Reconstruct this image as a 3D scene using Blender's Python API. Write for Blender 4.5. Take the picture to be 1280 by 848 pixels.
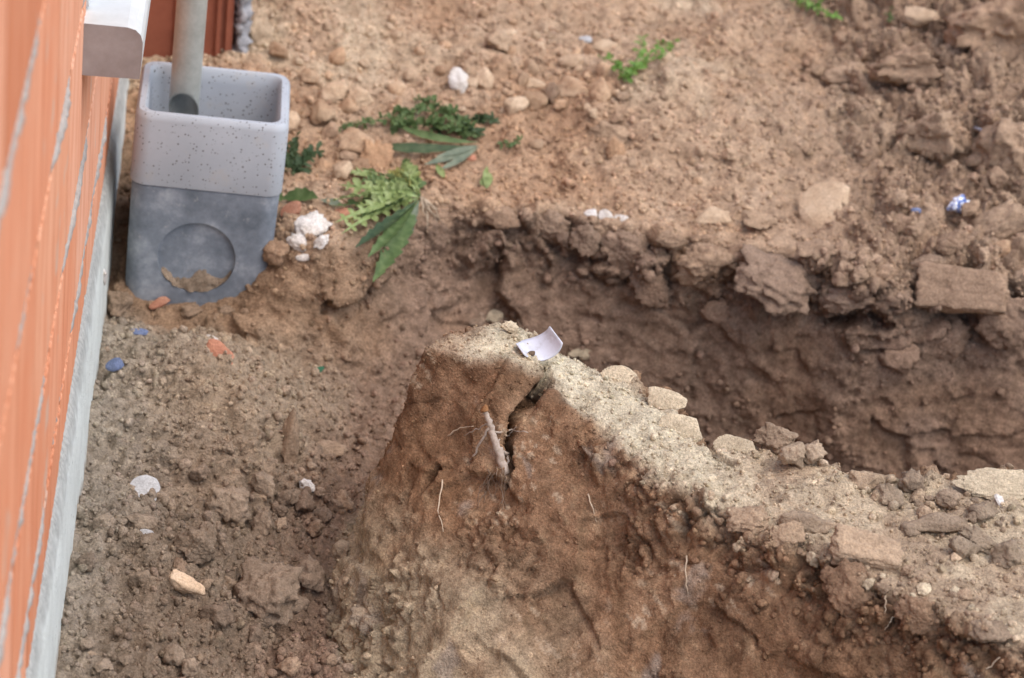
import bpy, bmesh, math, random
import numpy as np
from mathutils import Vector, Matrix, Quaternion

for o in list(bpy.data.objects): bpy.data.objects.remove(o, do_unlink=True)
scene = bpy.context.scene
COL = scene.collection
random.seed(7); RNG = np.random.default_rng(7)

# ------------------------------------------------------------------ camera, sky, sun, exposure
FPX, PITCH, ROLL, CAMZ = 4000.0, math.radians(27), math.radians(6), 2.24
fw = Vector((0, math.cos(PITCH), -math.sin(PITCH)))
r0 = Vector((1, 0, 0)); u0 = Vector((0, math.sin(PITCH), math.cos(PITCH)))
rt = math.cos(ROLL)*r0 + math.sin(ROLL)*u0
up = -math.sin(ROLL)*r0 + math.cos(ROLL)*u0
CAM = Vector((0, 0, CAMZ))
cd = bpy.data.cameras.new('camera'); cam = bpy.data.objects.new('camera', cd); COL.objects.link(cam)
m = Matrix((rt, up, -fw)).transposed().to_4x4(); m.translation = CAM
cam.matrix_world = m
cd.sensor_width = 36; cd.sensor_fit = 'HORIZONTAL'; cd.lens = 36*FPX/1280; cd.clip_start = .05; cd.clip_end = 500
cd.dof.use_dof = True; cd.dof.focus_distance = 4.50; cd.dof.aperture_fstop = 5.0
scene.camera = cam

world = bpy.data.worlds.new('World'); scene.world = world; world.use_nodes = True
nt = world.node_tree; nt.nodes.clear()
sky = nt.nodes.new('ShaderNodeTexSky'); sky.sky_type = 'NISHITA'; sky.sun_disc = False
SUN_EL, SUN_AZ = math.radians(62), math.radians(118)      # azimuth clockwise from +Y
sky.sun_elevation = SUN_EL; sky.sun_rotation = SUN_AZ; sky.air_density = 1.0; sky.dust_density = 2.5; sky.ozone_density = 1.0
bg = nt.nodes.new('ShaderNodeBackground'); bg.inputs[1].default_value = .145
wo = nt.nodes.new('ShaderNodeOutputWorld')
nt.links.new(sky.outputs[0], bg.inputs[0]); nt.links.new(bg.outputs[0], wo.inputs[0])
sl = bpy.data.lights.new('sun', 'SUN'); sl.energy = 1.0; sl.angle = math.radians(80); sl.color = (1, .95, .89)
so = bpy.data.objects.new('sun', sl); COL.objects.link(so)
sd = Vector((math.sin(SUN_AZ)*math.cos(SUN_EL), math.cos(SUN_AZ)*math.cos(SUN_EL), math.sin(SUN_EL)))
so.rotation_euler = sd.to_track_quat('Z', 'Y').to_euler()
scene.view_settings.view_transform = 'Standard'; scene.view_settings.look = 'None'
scene.view_settings.exposure = 0.93; scene.view_settings.gamma = 1
scene.render.engine = 'CYCLES'
scene.cycles.max_bounces = 6

# ------------------------------------------------------------------ layout helpers (points in the place)
def ray(px, py):
    px, py = float(px), float(py)
    return (fw + (px-640)/FPX*rt - (py-424)/FPX*up)
def lv(px, py, z):
    v = ray(px, py); return CAM + v*((z-CAMZ)/v.z)
def aty(px, py, y):
    v = ray(px, py); return CAM + v*(y/v.y)

# ------------------------------------------------------------------ numpy noise
def _h(i, j, k, s):
    with np.errstate(over='ignore'):
        h = (i.astype(np.int64)*374761393 + j.astype(np.int64)*668265263 + k.astype(np.int64)*2147483647 + s*974634713).astype(np.uint32)
        h = (h ^ (h >> np.uint32(13)))*np.uint32(1274126177)
        h = (h ^ (h >> np.uint32(16)))*np.uint32(2246822519)
        return h ^ (h >> np.uint32(13))
def _f(h): return h.astype(np.float64)/4294967295.0
def vnoise(p, s=0):                      # smooth value noise, about -1..1
    i = np.floor(p).astype(np.int64); f = p-i; f = f*f*f*(f*(f*6-15)+10)
    out = 0
    for a in (0, 1):
        for b in (0, 1):
            for c in (0, 1):
                w = (f[:, 0] if a else 1-f[:, 0])*(f[:, 1] if b else 1-f[:, 1])*(f[:, 2] if c else 1-f[:, 2])
                out = out + w*_f(_h(i[:, 0]+a, i[:, 1]+b, i[:, 2]+c, s))
    return out*2-1
def fbm(p, s=0, o=4, g=.5, l=2.03):
    t = 0; a = 1; n = 0
    for q in range(o):
        t = t + a*vnoise(p+q*17.3, s+q); n += a; a *= g; p = p*l
    return t/n
def worley(p, s=0):                      # F1, F2, cell random
    i = np.floor(p).astype(np.int64)
    f1 = np.full(len(p), 9.); f2 = np.full(len(p), 9.); cid = np.zeros(len(p))
    for a in (-1, 0, 1):
        for b in (-1, 0, 1):
            for c in (-1, 0, 1):
                x, y, z = i[:, 0]+a, i[:, 1]+b, i[:, 2]+c
                h = _h(x, y, z, s)
                hx = (h & 1023)/1023.; hy = ((h >> np.uint32(10)) & 1023)/1023.; hz = ((h >> np.uint32(20)) & 1023)/1023.
                d = (x+hx-p[:, 0])**2+(y+hy-p[:, 1])**2+(z+hz-p[:, 2])**2
                m_ = d < f1
                f2 = np.where(m_, f1, np.minimum(f2, d)); cid = np.where(m_, hx*.7+hz*.3, cid); f1 = np.where(m_, d, f1)
    return np.sqrt(f1), np.sqrt(f2), cid
def facet(p, s=0):                       # piecewise planar steps, like spade cuts
    i = np.floor(p).astype(np.int64); f1 = np.full(len(p), 9.); val = np.zeros(len(p))
    for a in (-1, 0, 1):
        for b in (-1, 0, 1):
            for c in (-1, 0, 1):
                x, y, z = i[:, 0]+a, i[:, 1]+b, i[:, 2]+c
                h = _h(x, y, z, s); g = _h(x, y, z, s+77)
                ox = x+(h & 1023)/1023.-p[:, 0]; oy = y+((h >> np.uint32(10)) & 1023)/1023.-p[:, 1]; oz = z+((h >> np.uint32(20)) & 1023)/1023.-p[:, 2]
                d = ox*ox+oy*oy+oz*oz; m_ = d < f1
                v = ox*((g & 1023)/511.5-1)+oy*(((g >> np.uint32(10)) & 1023)/511.5-1)+oz*(((g >> np.uint32(20)) & 1023)/511.5-1)
                val = np.where(m_, v, val); f1 = np.where(m_, d, f1)
    return val
def sstep(a, b, x):
    t = np.clip((x-a)/(b-a), 0, 1); return t*t*(3-2*t)
def pdist(x, y, poly):                   # signed distance to polygon, positive inside
    P = np.array(poly, float); Q = np.roll(P, -1, 0)
    d = np.full(x.shape, 1e9); ins = np.zeros(x.shape, bool)
    for (ax, ay), (bx, by) in zip(P, Q):
        ex, ey = bx-ax, by-ay; L = ex*ex+ey*ey+1e-12
        t = np.clip(((x-ax)*ex+(y-ay)*ey)/L, 0, 1)
        d = np.minimum(d, (x-ax-t*ex)**2+(y-ay-t*ey)**2)
        c = ((ay > y) != (by > y)) & (x < ex*(y-ay)/(by-ay+1e-15)+ax)
        ins ^= c
    d = np.sqrt(d); return np.where(ins, d, -d)

# ------------------------------------------------------------------ materials
def mat(name):
    m_ = bpy.data.materials.new(name); m_.use_nodes = True
    t = m_.node_tree; b = t.nodes['Principled BSDF']
    b.inputs['Roughness'].default_value = .95; b.inputs['Specular IOR Level'].default_value = .15
    return m_, t, b
def N(t, ty, **kw):
    n = t.nodes.new(ty)
    for k, v in kw.items():
        if k in n.inputs: n.inputs[k].default_value = v
        else: setattr(n, k, v)
    return n
def ramp(t, fac, stops):
    r = t.nodes.new('ShaderNodeValToRGB'); e = r.color_ramp.elements
    while len(e) < len(stops): e.new(.5)
    for el, (p, c) in zip(e, stops): el.position = p; el.color = (*c, 1) if len(c) == 3 else c
    t.links.new(fac, r.inputs[0]); return r.outputs[0]
def mix(t, fac, a, b, mode='MIX'):
    n = t.nodes.new('ShaderNodeMix'); n.data_type = 'RGBA'; n.blend_type = mode
    for s, v in ((n.inputs[0], fac), (n.inputs[6], a), (n.inputs[7], b)):
        if hasattr(v, 'is_linked'): t.links.new(v, s)
        else: s.default_value = v if isinstance(v, (int, float)) else (*v, 1)
    return n.outputs[2]
def noise(t, scale, detail=5, rough=.6, vec=None, dist=0):
    n = N(t, 'ShaderNodeTexNoise', Scale=scale, Detail=detail, Roughness=rough, Distortion=dist)
    if vec is not None: t.links.new(vec, n.inputs['Vector'])
    return n.outputs[0]
def bump(t, b, h, strength=.5, dist=.003):
    n = N(t, 'ShaderNodeBump', Strength=strength, Distance=dist)
    t.links.new(h, n.inputs['Height']); t.links.new(n.outputs[0], b.inputs['Normal'])
def coord(t, which='Object'): return t.nodes.new('ShaderNodeTexCoord').outputs[which]
def gcoord(t): return t.nodes.new('ShaderNodeNewGeometry').outputs['Position']

def soil_mat():
    m_, t, b = mat('soil')
    a = N(t, 'ShaderNodeAttribute', attribute_name='Col').outputs['Color']
    g = gcoord(t)
    n1 = noise(t, 260, 4, .7, g); n2 = noise(t, 45, 5, .65, g)
    c = mix(t, 1., a, ramp(t, n1, [(.25, (.5, .48, .46)), (.5, (1, 1, 1)), (.75, (1.5, 1.48, 1.44))]), 'MULTIPLY')
    c = mix(t, 1., c, ramp(t, n2, [(.3, (.68, .66, .64)), (.52, (1, 1, 1)), (.75, (1.3, 1.3, 1.28))]), 'MULTIPLY')
    v = N(t, 'ShaderNodeTexVoronoi', Scale=170); t.links.new(g, v.inputs['Vector'])
    spk = ramp(t, v.outputs['Color'], [(.93, (0, 0, 0)), (.97, (1, 1, 1))])
    c = mix(t, spk, c, mix(t, 1., c, (1.6, 1.6, 1.6), 'MULTIPLY'))
    t.links.new(c, b.inputs['Base Color'])
    hs = N(t, 'ShaderNodeMath', operation='ADD'); t.links.new(noise(t, 330, 3, .7, g), hs.inputs[0]); t.links.new(noise(t, 90, 4, .7, g), hs.inputs[1])
    bump(t, b, hs.outputs[0], .9, .0052)
    b.inputs['Roughness'].default_value = 1
    b.inputs['Specular IOR Level'].default_value = .08
    return m_
SOIL = soil_mat()

def lump_mat(name, c1, c2, c3, scale=30, bumpd=.003, bs=.7, spread=.25):
    m_, t, b = mat(name); o = coord(t); g = gcoord(t)
    oi = t.nodes.new('ShaderNodeObjectInfo').outputs['Random']
    n = noise(t, scale, 6, .65, g)
    c = ramp(t, n, [(.28, c1), (.5, c2), (.72, c3)])
    k = N(t, 'ShaderNodeMapRange'); k.inputs[3].default_value = 1-spread; k.inputs[4].default_value = 1+spread; t.links.new(oi, k.inputs[0])
    cc = N(t, 'ShaderNodeVectorMath', operation='SCALE'); t.links.new(c, cc.inputs[0]); t.links.new(k.outputs[0], cc.inputs['Scale'])
    f = ramp(t, noise(t, 320, 3, .7, g), [(.3, (.72, .7, .68)), (.7, (1.25, 1.24, 1.22))])
    t.links.new(mix(t, 1., cc.outputs[0], f, 'MULTIPLY'), b.inputs['Base Color'])
    hs = N(t, 'ShaderNodeMath', operation='ADD'); t.links.new(noise(t, 300, 3, .7, g), hs.inputs[0]); t.links.new(noise(t, 80, 5, .7, g), hs.inputs[1])
    bump(t, b, hs.outputs[0], bs, bumpd)
    return m_
M = {}
M['pebble'] = lump_mat('pebble', (.33, .205, .125), (.42, .28, .175), (.50, .365, .245), 25, .0015, .4)
M['palestone'] = lump_mat('pale_stone', (.42, .29, .185), (.50, .365, .245), (.58, .45, .32), 22, .002, .5, .1)
M['white'] = lump_mat('white_plaster', (.44, .38, .31), (.58, .54, .49), (.66, .63, .6), 40, .0015, .5, .06)
M['clod_grey'] = lump_mat('grey_clod', (.17, .12, .08), (.25, .185, .125), (.33, .25, .17), 30)
M['clod_dark'] = lump_mat('dark_clod', (.13, .09, .06), (.2, .14, .095), (.27, .2, .14), 30)
M['clod_brown'] = lump_mat('brown_clod', (.21, .11, .058), (.29, .165, .09), (.37, .23, .14), 26)
M['clod_orange'] = lump_mat('orange_clod', (.25, .12, .05), (.36, .18, .08), (.43, .26, .14), 22)
M['clod_tan'] = lump_mat('tan_clod', (.33, .21, .125), (.42, .28, .17), (.5, .36, .24), 26)
M['clod_pale'] = lump_mat('pale_clod', (.42, .34, .23), (.52, .43, .3), (.62, .53, .38), 26)
M['terracotta'] = lump_mat('terracotta', (.28, .12, .075), (.38, .18, .115), (.45, .26, .18), 30, .001, .4)
M['slate'] = lump_mat('grey_mortar_shard', (.34, .33, .32), (.42, .42, .42), (.5, .5, .49), 30, .001, .4, .05)
M['blue'] = lump_mat('blue_plastic', (.10, .13, .22), (.15, .19, .31), (.2, .24, .36), 30, .0005, .3, .1)
M['green'] = lump_mat('green_plastic', (.03, .1, .06), (.05, .15, .09), (.09, .2, .12), 30, .0005, .3, .1)

def simple(name, c1, c2, scale, rough=.9, bs=.4, bd=.002, metal=0, spec=.3):
    m_, t, b = mat(name); g = gcoord(t); n = noise(t, scale, 6, .65, g)
    t.links.new(ramp(t, n, [(.3, c1), (.7, c2)]), b.inputs['Base Color'])
    bump(t, b, n, bs, bd); b.inputs['Roughness'].default_value = rough; b.inputs['Metallic'].default_value = metal
    b.inputs['Specular IOR Level'].default_value = spec
    return m_

# ------------------------------------------------------------------ object helpers
def mesh_np(name, V, F):
    me = bpy.data.meshes.new(name)
    V = np.asarray(V, np.float32); F = np.asarray(F, np.int32); k = F.shape[1]
    me.vertices.add(len(V)); me.vertices.foreach_set('co', V.ravel())
    me.loops.add(F.size); me.loops.foreach_set('vertex_index', F.ravel())
    me.polygons.add(len(F)); me.polygons.foreach_set('loop_start', np.arange(0, F.size, k, dtype=np.int32))
    try: me.polygons.foreach_set('loop_total', np.full(len(F), k, np.int32))
    except Exception: pass
    me.update(calc_edges=True); return me
def smooth(me, on=True): me.polygons.foreach_set('use_smooth', np.full(len(me.polygons), on)); me.update()
def setcol(me, c):
    a = me.color_attributes.new('Col', 'FLOAT_COLOR', 'POINT')
    a.data.foreach_set('color', np.concatenate([c, np.ones((len(c), 1))], 1).astype(np.float32).ravel())
def obj(name, me, material=None, parent=None, label=None, cat=None, group=None, kind=None):
    o = bpy.data.objects.new(name, me); COL.objects.link(o)
    if material is not None and me is not None and not me.materials: me.materials.append(material)
    if parent is not None: o.parent = parent
    if label: o['label'] = label
    if cat: o['category'] = cat
    if group: o['group'] = group
    if kind: o['kind'] = kind
    return o
def from_bm(name, bm, sm=False):
    me = bpy.data.meshes.new(name); bm.normal_update(); bm.to_mesh(me); bm.free()
    if sm: smooth(me)
    return me
def box(bm, lo, hi):
    vs = [bm.verts.new((x, y, z)) for x in (lo[0], hi[0]) for y in (lo[1], hi[1]) for z in (lo[2], hi[2])]
    for f in ((0, 1, 3, 2), (4, 6, 7, 5), (0, 4, 5, 1), (2, 3, 7, 6), (0, 2, 6, 4), (1, 5, 7, 3)): bm.faces.new([vs[i] for i in f])
    return vs
def tube(pts, radii, n=10, cap=True):
    pts = [Vector(p) for p in pts]; V = []; F = []
    ref = Vector((.3, .9, .2))
    for i, p in enumerate(pts):
        d = (pts[min(i+1, len(pts)-1)]-pts[max(i-1, 0)]).normalized()
        a = d.cross(ref).normalized(); b_ = d.cross(a)
        for k in range(n):
            t = 2*math.pi*k/n; V.append(p+(a*math.cos(t)+b_*math.sin(t))*radii[i])
    for i in range(len(pts)-1):
        for k in range(n):
            F.append((i*n+k, i*n+(k+1) % n, (i+1)*n+(k+1) % n, (i+1)*n+k))
    if cap: F.append(tuple(range(n-1, -1, -1))); F.append(tuple((len(pts)-1)*n+k for k in range(n)))
    return V, F
def pymesh(name, V, F, sm=True):
    me = bpy.data.meshes.new(name); me.from_pydata([tuple(v) for v in V], [], F); me.update()
    if sm: smooth(me)
    return me

# ------------------------------------------------------------------ TERRAIN
L2 = lambda px, py, z: tuple(lv(px, py, z)[:2])
RT = .125                                         # height of the ridge top over the plateau datum
back = [(1400, 592), (1280, 590), (1190, 588), (1150, 600), (1060, 575), (985, 552), (890, 552), (860, 520), (800, 480), (745, 455), (690, 425), (650, 402), (615, 393)]
near = [(560, 408), (527, 420), (560, 432), (600, 445), (640, 455), (685, 468), (697, 494), (720, 520), (762, 553), (830, 596), (900, 632), (960, 662), (1030, 694), (1120, 740), (1200, 775), (1280, 805), (1400, 850)]
def lift_(px): t = min(1, max(0, (735-px)/95)); return .045*t*t*(3-2*t)
TOP = [L2(*p, RT+lift_(p[0])) for p in back+near]
FOOT = [(-.10, 4.36), (-.165, 4.28), (-.19, 4.17), (-.215, 4.02), (-.215, 3.93), (-.19, 3.80), (-.13, 3.66), (-.02, 3.56), (.2, 3.46), (.5, 3.30), (.9, 3.05), (1.6, 2.7),
        (1.6, 4.0), (.9, 4.08), (.62, 4.10), (.38, 4.17), (.22, 4.27), (.08, 4.38), (0, 4.42)]
LIP = [(-1.3, 5.0), (-.70, 5.0), (-.45, 4.92), (-.385, 4.75), (-.345, 4.66), (-.30, 4.66), (-.25, 4.72), (-.20, 4.84), (-.15, 4.88), (-.08, 4.885), (.057, 4.89), (.15, 4.87), (.26, 4.85), (.36, 4.86),
       (.46, 4.84), (.56, 4.80), (.66, 4.80), (.74, 4.85), (.84, 4.83), (1.0, 4.86), (1.7, 4.86), (1.7, 2.3), (-1.3, 2.3)]
BOT = [(-1.3, 4.56), (-.62, 4.58), (-.42, 4.56), (-.36, 4.55), (-.27, 4.57), (-.21, 4.60), (-.14, 4.66), (.0, 4.775), (.15, 4.79), (.36, 4.785), (.55, 4.745), (.75, 4.72), (1.0, 4.76), (1.7, 4.77), (1.7, 2.3), (-1.3, 2.3)]
X0, X1, Y0, Y1 = -.84, 1.2, 3.0, 6.2
def gauss(x, y, cx, cy, sx, sy, a): return a*np.exp(-((x-cx)/sx)**2-((y-cy)/sy)**2)
def height(x, y):
    q = np.stack([x, y, np.zeros_like(x)], 1)
    wx = x+.025*fbm(q*7, 11, 3); wy = y+.025*fbm(q*7+9, 12, 3)
    zp = .16*np.maximum(y-4.98, 0)+.012*fbm(q*5, 3, 4)
    zp = zp+gauss(x, y, .26, 5.26, .24, .13, .055)+gauss(x, y, .70, 5.72, .16, .12, .07)+gauss(x, y, .82, 5.32, .13, .14, .045)+gauss(x, y, .95, 5.65, .2, .3, .08)
    zp = zp-gauss(x, y, .50, 5.45, .10, .35, .03)+gauss(x, y, -.1, 5.75, .25, .3, .05)-gauss(x, y, .05, 5.5, .1, .3, .02)
    zp = zp-.012*np.exp(-np.maximum(y-4.85, 0)/.05)*(x > -.3)
    zb = -.125-.10*sstep(-.5, -.22, x)-.15*sstep(-.2, .25, x)-.05*sstep(.3, .8, x)+.02*fbm(q*8, 5, 4)
    zb = zb+gauss(x, y, -.42, 4.36, .15, .13, .065)+gauss(x, y, -.33, 4.56, .10, .06, .03)+gauss(x, y, -.47, 4.09, .12, .08, -.045)+gauss(x, y, -.28, 4.5, .07, .10, .02)-gauss(x, y, -.52, 4.60, .16, .07, .028)
    di = pdist(wx, wy, LIP); do = -pdist(wx, wy, BOT)
    t = np.clip(do, 0, 9)/(np.clip(do, 0, 9)+np.clip(di, 0, 9)+1e-6)
    t = np.where(di <= 0, 1, np.where(do <= 0, 0, t))
    z = zb+(zp-zb)*(t*.65+.35*t*t*(3-2*t))
    tt = pdist(wx, wy, TOP); tf = pdist(wx, wy, FOOT)
    r = np.clip(tf, 0, 9)/(np.clip(tf, 0, 9)+np.clip(-tt, 0, 9)+1e-6)
    r = np.where(tt >= 0, 1, np.where(tf <= 0, 0, r))
    top = RT+.045*sstep(.115, -.0, x)+.010*fbm(q*9, 21, 3)-.02*np.exp(-np.maximum(tt, 0)/.02)*.5
    zr = z+(top-z)*(.16*sstep(0, .28, r)+.84*r)
    return np.where(r > 0, np.maximum(z, zr), z)
gx = np.arange(X0, X1+.001, .008); gy = np.arange(Y0, Y1+.001, .008); nx, ny = len(gx), len(gy)
XX, YY = np.meshgrid(gx, gy, indexing='ij')
ZZ = height(XX.ravel(), YY.ravel()).reshape(nx, ny)
nv = nx*ny
V = np.stack([XX.ravel(), YY.ravel(), ZZ.ravel()], 1)
ii = np.arange(nv).reshape(nx, ny)
Ft = np.stack([ii[:-1, :-1], ii[1:, :-1], ii[1:, 1:], ii[:-1, 1:]], -1).reshape(-1, 4)
ring = np.concatenate([ii[:, 0], ii[-1, 1:], ii[-2::-1, -1], ii[0, -2:0:-1]])
lowr = V[ring].copy(); lowr[:, 2] = -.62
Vc = np.concatenate([V, lowr, [[.2, 4.6, -.62]]]); k = len(ring); base = nv
r1 = np.roll(np.arange(k), -1)
Fs = np.stack([ring, base+np.arange(k), base+r1, ring[r1]], 1)
bm_f = [tuple(f) for f in Ft]+[tuple(f) for f in Fs]+[(base+int(b_), base+int(a_), base+k) for a_, b_ in zip(range(k), r1)]
me = bpy.data.meshes.new('soil_raw'); me.from_pydata(Vc.tolist(), [], bm_f); me.update()
raw = bpy.data.objects.new('soil_raw', me); COL.objects.link(raw)
md = raw.modifiers.new('remesh', 'REMESH'); md.mode = 'VOXEL'; md.voxel_size = .004; md.adaptivity = 0
dg = bpy.context.evaluated_depsgraph_get(); ev = raw.evaluated_get(dg).to_mesh()
n = len(ev.vertices); V = np.empty(n*3, np.float32); ev.vertices.foreach_get('co', V); V = V.reshape(-1, 3).astype(np.float64)
NR = np.empty(n*3, np.float32); ev.vertices.foreach_get('normal', NR); NR = NR.reshape(-1, 3).astype(np.float64)
lt = np.empty(len(ev.polygons), np.int32); ev.polygons.foreach_get('loop_total', lt); assert (lt == 4).all()
F = np.empty(len(ev.polygons)*4, np.int32); ev.loops.foreach_get('vertex_index', F); F = F.reshape(-1, 4)
bpy.data.objects.remove(raw, do_unlink=True)
def compact(V, F, keepf, *attrs):
    F = F[keepf]; used = np.zeros(len(V), bool); used[F.ravel()] = True
    mp = np.cumsum(used)-1
    return V[used], mp[F], *[a[used] for a in attrs]
fz = V[F].mean(1)
keep = (fz[:, 2] > -.59) & (fz[:, 0] > X0+.006) & (fz[:, 0] < X1-.006) & (fz[:, 1] > Y0+.006) & (fz[:, 1] < Y1-.006)
V, F, NR = compact(V, F, keep, NR)
if NR[:, 2].mean() < 0: NR = -NR; F = F[:, ::-1]
# region weights
x, y, z = V.T
dT = pdist(x, y, TOP); dF = pdist(x, y, FOOT); dL = pdist(x, y, LIP); dB = pdist(x, y, BOT)
jit = .02*fbm(V*14, 31, 3)
w_top = sstep(-.010, .014, dT+jit*.9)*sstep(.55, .8, NR[:, 2]+.15)
w_rid = sstep(-.03, .01, dF+jit)
w_face = w_rid*(1-w_top)
w_plat = sstep(.02, -.01, dL+jit*.8)*(1-w_rid)
steep = 1-sstep(.55, .85, NR[:, 2])
w_wall = (1-w_plat)*(1-w_rid)*sstep(.05, -.04, dB+jit*2.5)
w_wall = w_wall*1.0
w_floor = np.clip(1-w_plat-w_rid-w_wall, 0, 1)
# multi-scale relief along the normal
def disp(V):
    d = np.zeros(len(V))
    f1a, f2a, ca = worley(V*17+.4*fbm(V*20, 41, 2)[:, None], 51)
    f1b, f2b, cb = worley(V*42+.5*fbm(V*60, 42, 2)[:, None], 52)
    f1c, f2c, cc = worley(V*95, 53)
    ed = sstep(0, .28, f2a-f1a)
    big = fbm(V*9, 43, 4); mid = fbm(V*30, 44, 4); fin = fbm(V*90, 45, 3)
    blobA = np.clip(.75-f1a, 0, 1)*(.3+ca); blobB = np.clip(.75-f1b, 0, 1)*(.2+cb); blobC = np.clip(.7-f1c, 0, 1)*(.2+cc)
    d += w_plat*(.016*big+.010*mid+.022*blobA*sstep(-.1,.3,big)+.010*blobB*sstep(-.3,.3,mid)+.007*blobC+.003*fin+sstep(.42, .68, V[:, 0]+.05*big)*(.050*ca*ed+.022*cb*sstep(0, .3, f2b-f1b)-.02))
    d += w_floor*(.010*big+.012*mid+.034*blobA*sstep(-.2, .3, big)+.022*blobB+.012*blobC+.006*fin)
    hst = fbm(V*np.array([6, 6, 60]), 49, 3)
    wp = V+.012*np.stack([fbm(V*18, 55, 3), fbm(V*18, 56, 3), fbm(V*18, 57, 3)], 1)
    fa = facet(wp*7, 58); fb = facet(wp*19, 59)
    lipz = sstep(-.16, -.03, V[:, 2])*sstep(-.25, -.05, V[:, 0])
    d += w_wall*(.010*big+.005*mid+.022*fa+.008*fb+.0035*fin+.004*hst+lipz*(.062*ca*ed+.030*cb*sstep(0,.3,f2b-f1b)+.012*mid-.022)+.004*blobC*sstep(-.1, .3, big))
    # excavator scrapes: noise stretched along a diagonal of the ridge face
    dirv = np.array([.70, -.38, -.60]); dirv /= np.linalg.norm(dirv)
    al = V@dirv; per = V-al[:, None]*dirv
    scr = fbm(per*55+al[:, None]*dirv*4, 46, 3); scr3 = fbm(per*120+al[:, None]*dirv*9, 50, 2); scr2 = fbm(per*16+al[:, None]*dirv*2.5, 47, 2)
    rough = sstep(.04, .30, fbm(V*8.5, 48, 4))
    d += w_face*(.008*big+.006*scr2+.0035*scr+.002*mid+.015*fa+.0045*fb+.0022*fin+rough*(.012*mid+.016*cb*sstep(0,.3,f2b-f1b)+.008*blobB+.006*blobC+.004*fin-.008))
    edge = w_rid*np.exp(-(np.abs(dT+.008)/.024)**2)*sstep(.05, .4, V[:, 0])
    d += edge*(.045*ca*ed+.022*cb*sstep(0,.3,f2b-f1b)-.024+.012*blobB)
    d += w_top*(.008*mid+.009*blobB*sstep(-.2, .3, big)+.005*blobC+.004*fin)
    return d, dict(ca=ca, f1a=f1a, f2a=f2a, cb=cb, f1b=f1b, cc=cc, big=big, mid=mid, fin=fin, scr=scr, scr2=scr2, scr3=scr3, rough=rough, ed=ed)
D, Q = disp(V)
# smooth, outward-leaning normals so the relief overhangs a little instead of spiking
V2 = V+NR*D[:, None]
# cracks: points on the ridge face, found where they are seen; cut with depth along the inward normal
def seg_dist(V, P):
    d = np.full(len(V), 9.); 
    for a, b_, wa, wb in P:
        a = np.array(a); e = np.array(b_)-a
        t = np.clip(((V-a)@e)/(e@e), 0, 1)
        d = np.minimum(d, np.linalg.norm(V-a-t[:, None]*e, axis=1)/(wa+(wb-wa)*t))
    return d
tmpme = mesh_np('tmp', V2, F); tmp = bpy.data.objects.new('tmp', tmpme); COL.objects.link(tmp); bpy.context.view_layer.update()
def cast(o, px, py):
    v = ray(px, py).normalized(); ok, loc, nor, _ = o.ray_cast(CAM, v); return loc if ok else CAM+v*5
def crack(pts, wid):
    qp, qw = [], []
    for i in range(len(pts)-1):
        L_ = max(2, int(math.hypot(pts[i+1][0]-pts[i][0], pts[i+1][1]-pts[i][1])/4))
        for k in range(L_):
            t = k/L_; qp.append((pts[i][0]*(1-t)+pts[i+1][0]*t, pts[i][1]*(1-t)+pts[i+1][1]*t)); qw.append(wid[i]*(1-t)+wid[i+1]*t)
    qp.append(pts[-1]); qw.append(wid[-1]); wid = qw
    P = [cast(tmp, *p) for p in qp]; return [(P[i], P[i+1], wid[i], wid[i+1]) for i in range(len(P)-1)]
CR = crack([(684, 452), (686, 476), (672, 492), (655, 510), (642, 528), (637, 552), (634, 585), (632, 610)], [.005, .0075, .0085, .0085, .007, .006, .006, .003])
CR += crack([(546, 584), (536, 598), (526, 616)], [.004, .008, .003])
CR += crack([(884, 556), (900, 572), (915, 582)], [.003, .005, .002])
CR += crack([(1032, 402), (1060, 400), (1090, 405), (1112, 408)], [.009, .019, .018, .008])
bpy.data.objects.remove(tmp, do_unlink=True)
cdn = seg_dist(V2+.0025*np.stack([fbm(V2*70, 61, 2), fbm(V2*70, 62, 2), fbm(V2*70, 63, 2)], 1), CR)
cut = np.clip(1.15-cdn, 0, 1)
V2 = V2-NR*(.055*np.minimum(cut*1.6, 1))[:, None]
V = V2

# albedo by material of the earth; near floor darkened further in place of occlusion
def L(*c): return np.array(c)
def mixc(a, b, t): return a+(b-a)*np.clip(t, 0, 1)[:, None]
hue = fbm(V*4, 71, 3); hue2 = fbm(V*13, 72, 4); hue3 = fbm(V*50, 73, 3)
one = np.ones((len(V), 1))
plat = mixc(one*L(.435, .285, .18), one*L(.52, .37, .25), .5+.9*hue2); plat = mixc(plat, one*L(.44, .27, .16), sstep(.05, .45, hue)*.7)
plat = mixc(plat, one*L(.58, .46, .32), sstep(.1, .5, fbm(V*np.array([5, 3, 3]), 74, 3))*.7)
plat = mixc(plat, one*L(.38, .26, .175), sstep(.3, .62, x+jit*4)*.75)
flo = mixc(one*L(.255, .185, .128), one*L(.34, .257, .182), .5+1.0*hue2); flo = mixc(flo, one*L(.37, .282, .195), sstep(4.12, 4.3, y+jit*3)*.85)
flo = flo*(1-.22*sstep(4.15, 3.95, y+jit*3))[:, None]  # near end: darker soil, deepened in colour to stand in for occlusion shade
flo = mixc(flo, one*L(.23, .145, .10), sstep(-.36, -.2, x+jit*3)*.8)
flo = mixc(flo, one*L(.36, .315, .25), sstep(-.43, -.62, x+jit*2)*.7)
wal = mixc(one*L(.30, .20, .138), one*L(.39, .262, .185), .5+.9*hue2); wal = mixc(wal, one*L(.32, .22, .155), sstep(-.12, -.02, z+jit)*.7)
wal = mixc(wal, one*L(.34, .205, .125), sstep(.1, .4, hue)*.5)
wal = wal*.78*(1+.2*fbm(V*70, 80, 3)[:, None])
wal = mixc(wal, one*L(.34, .225, .14), sstep(-.15, -.3, x)*.85)
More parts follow.
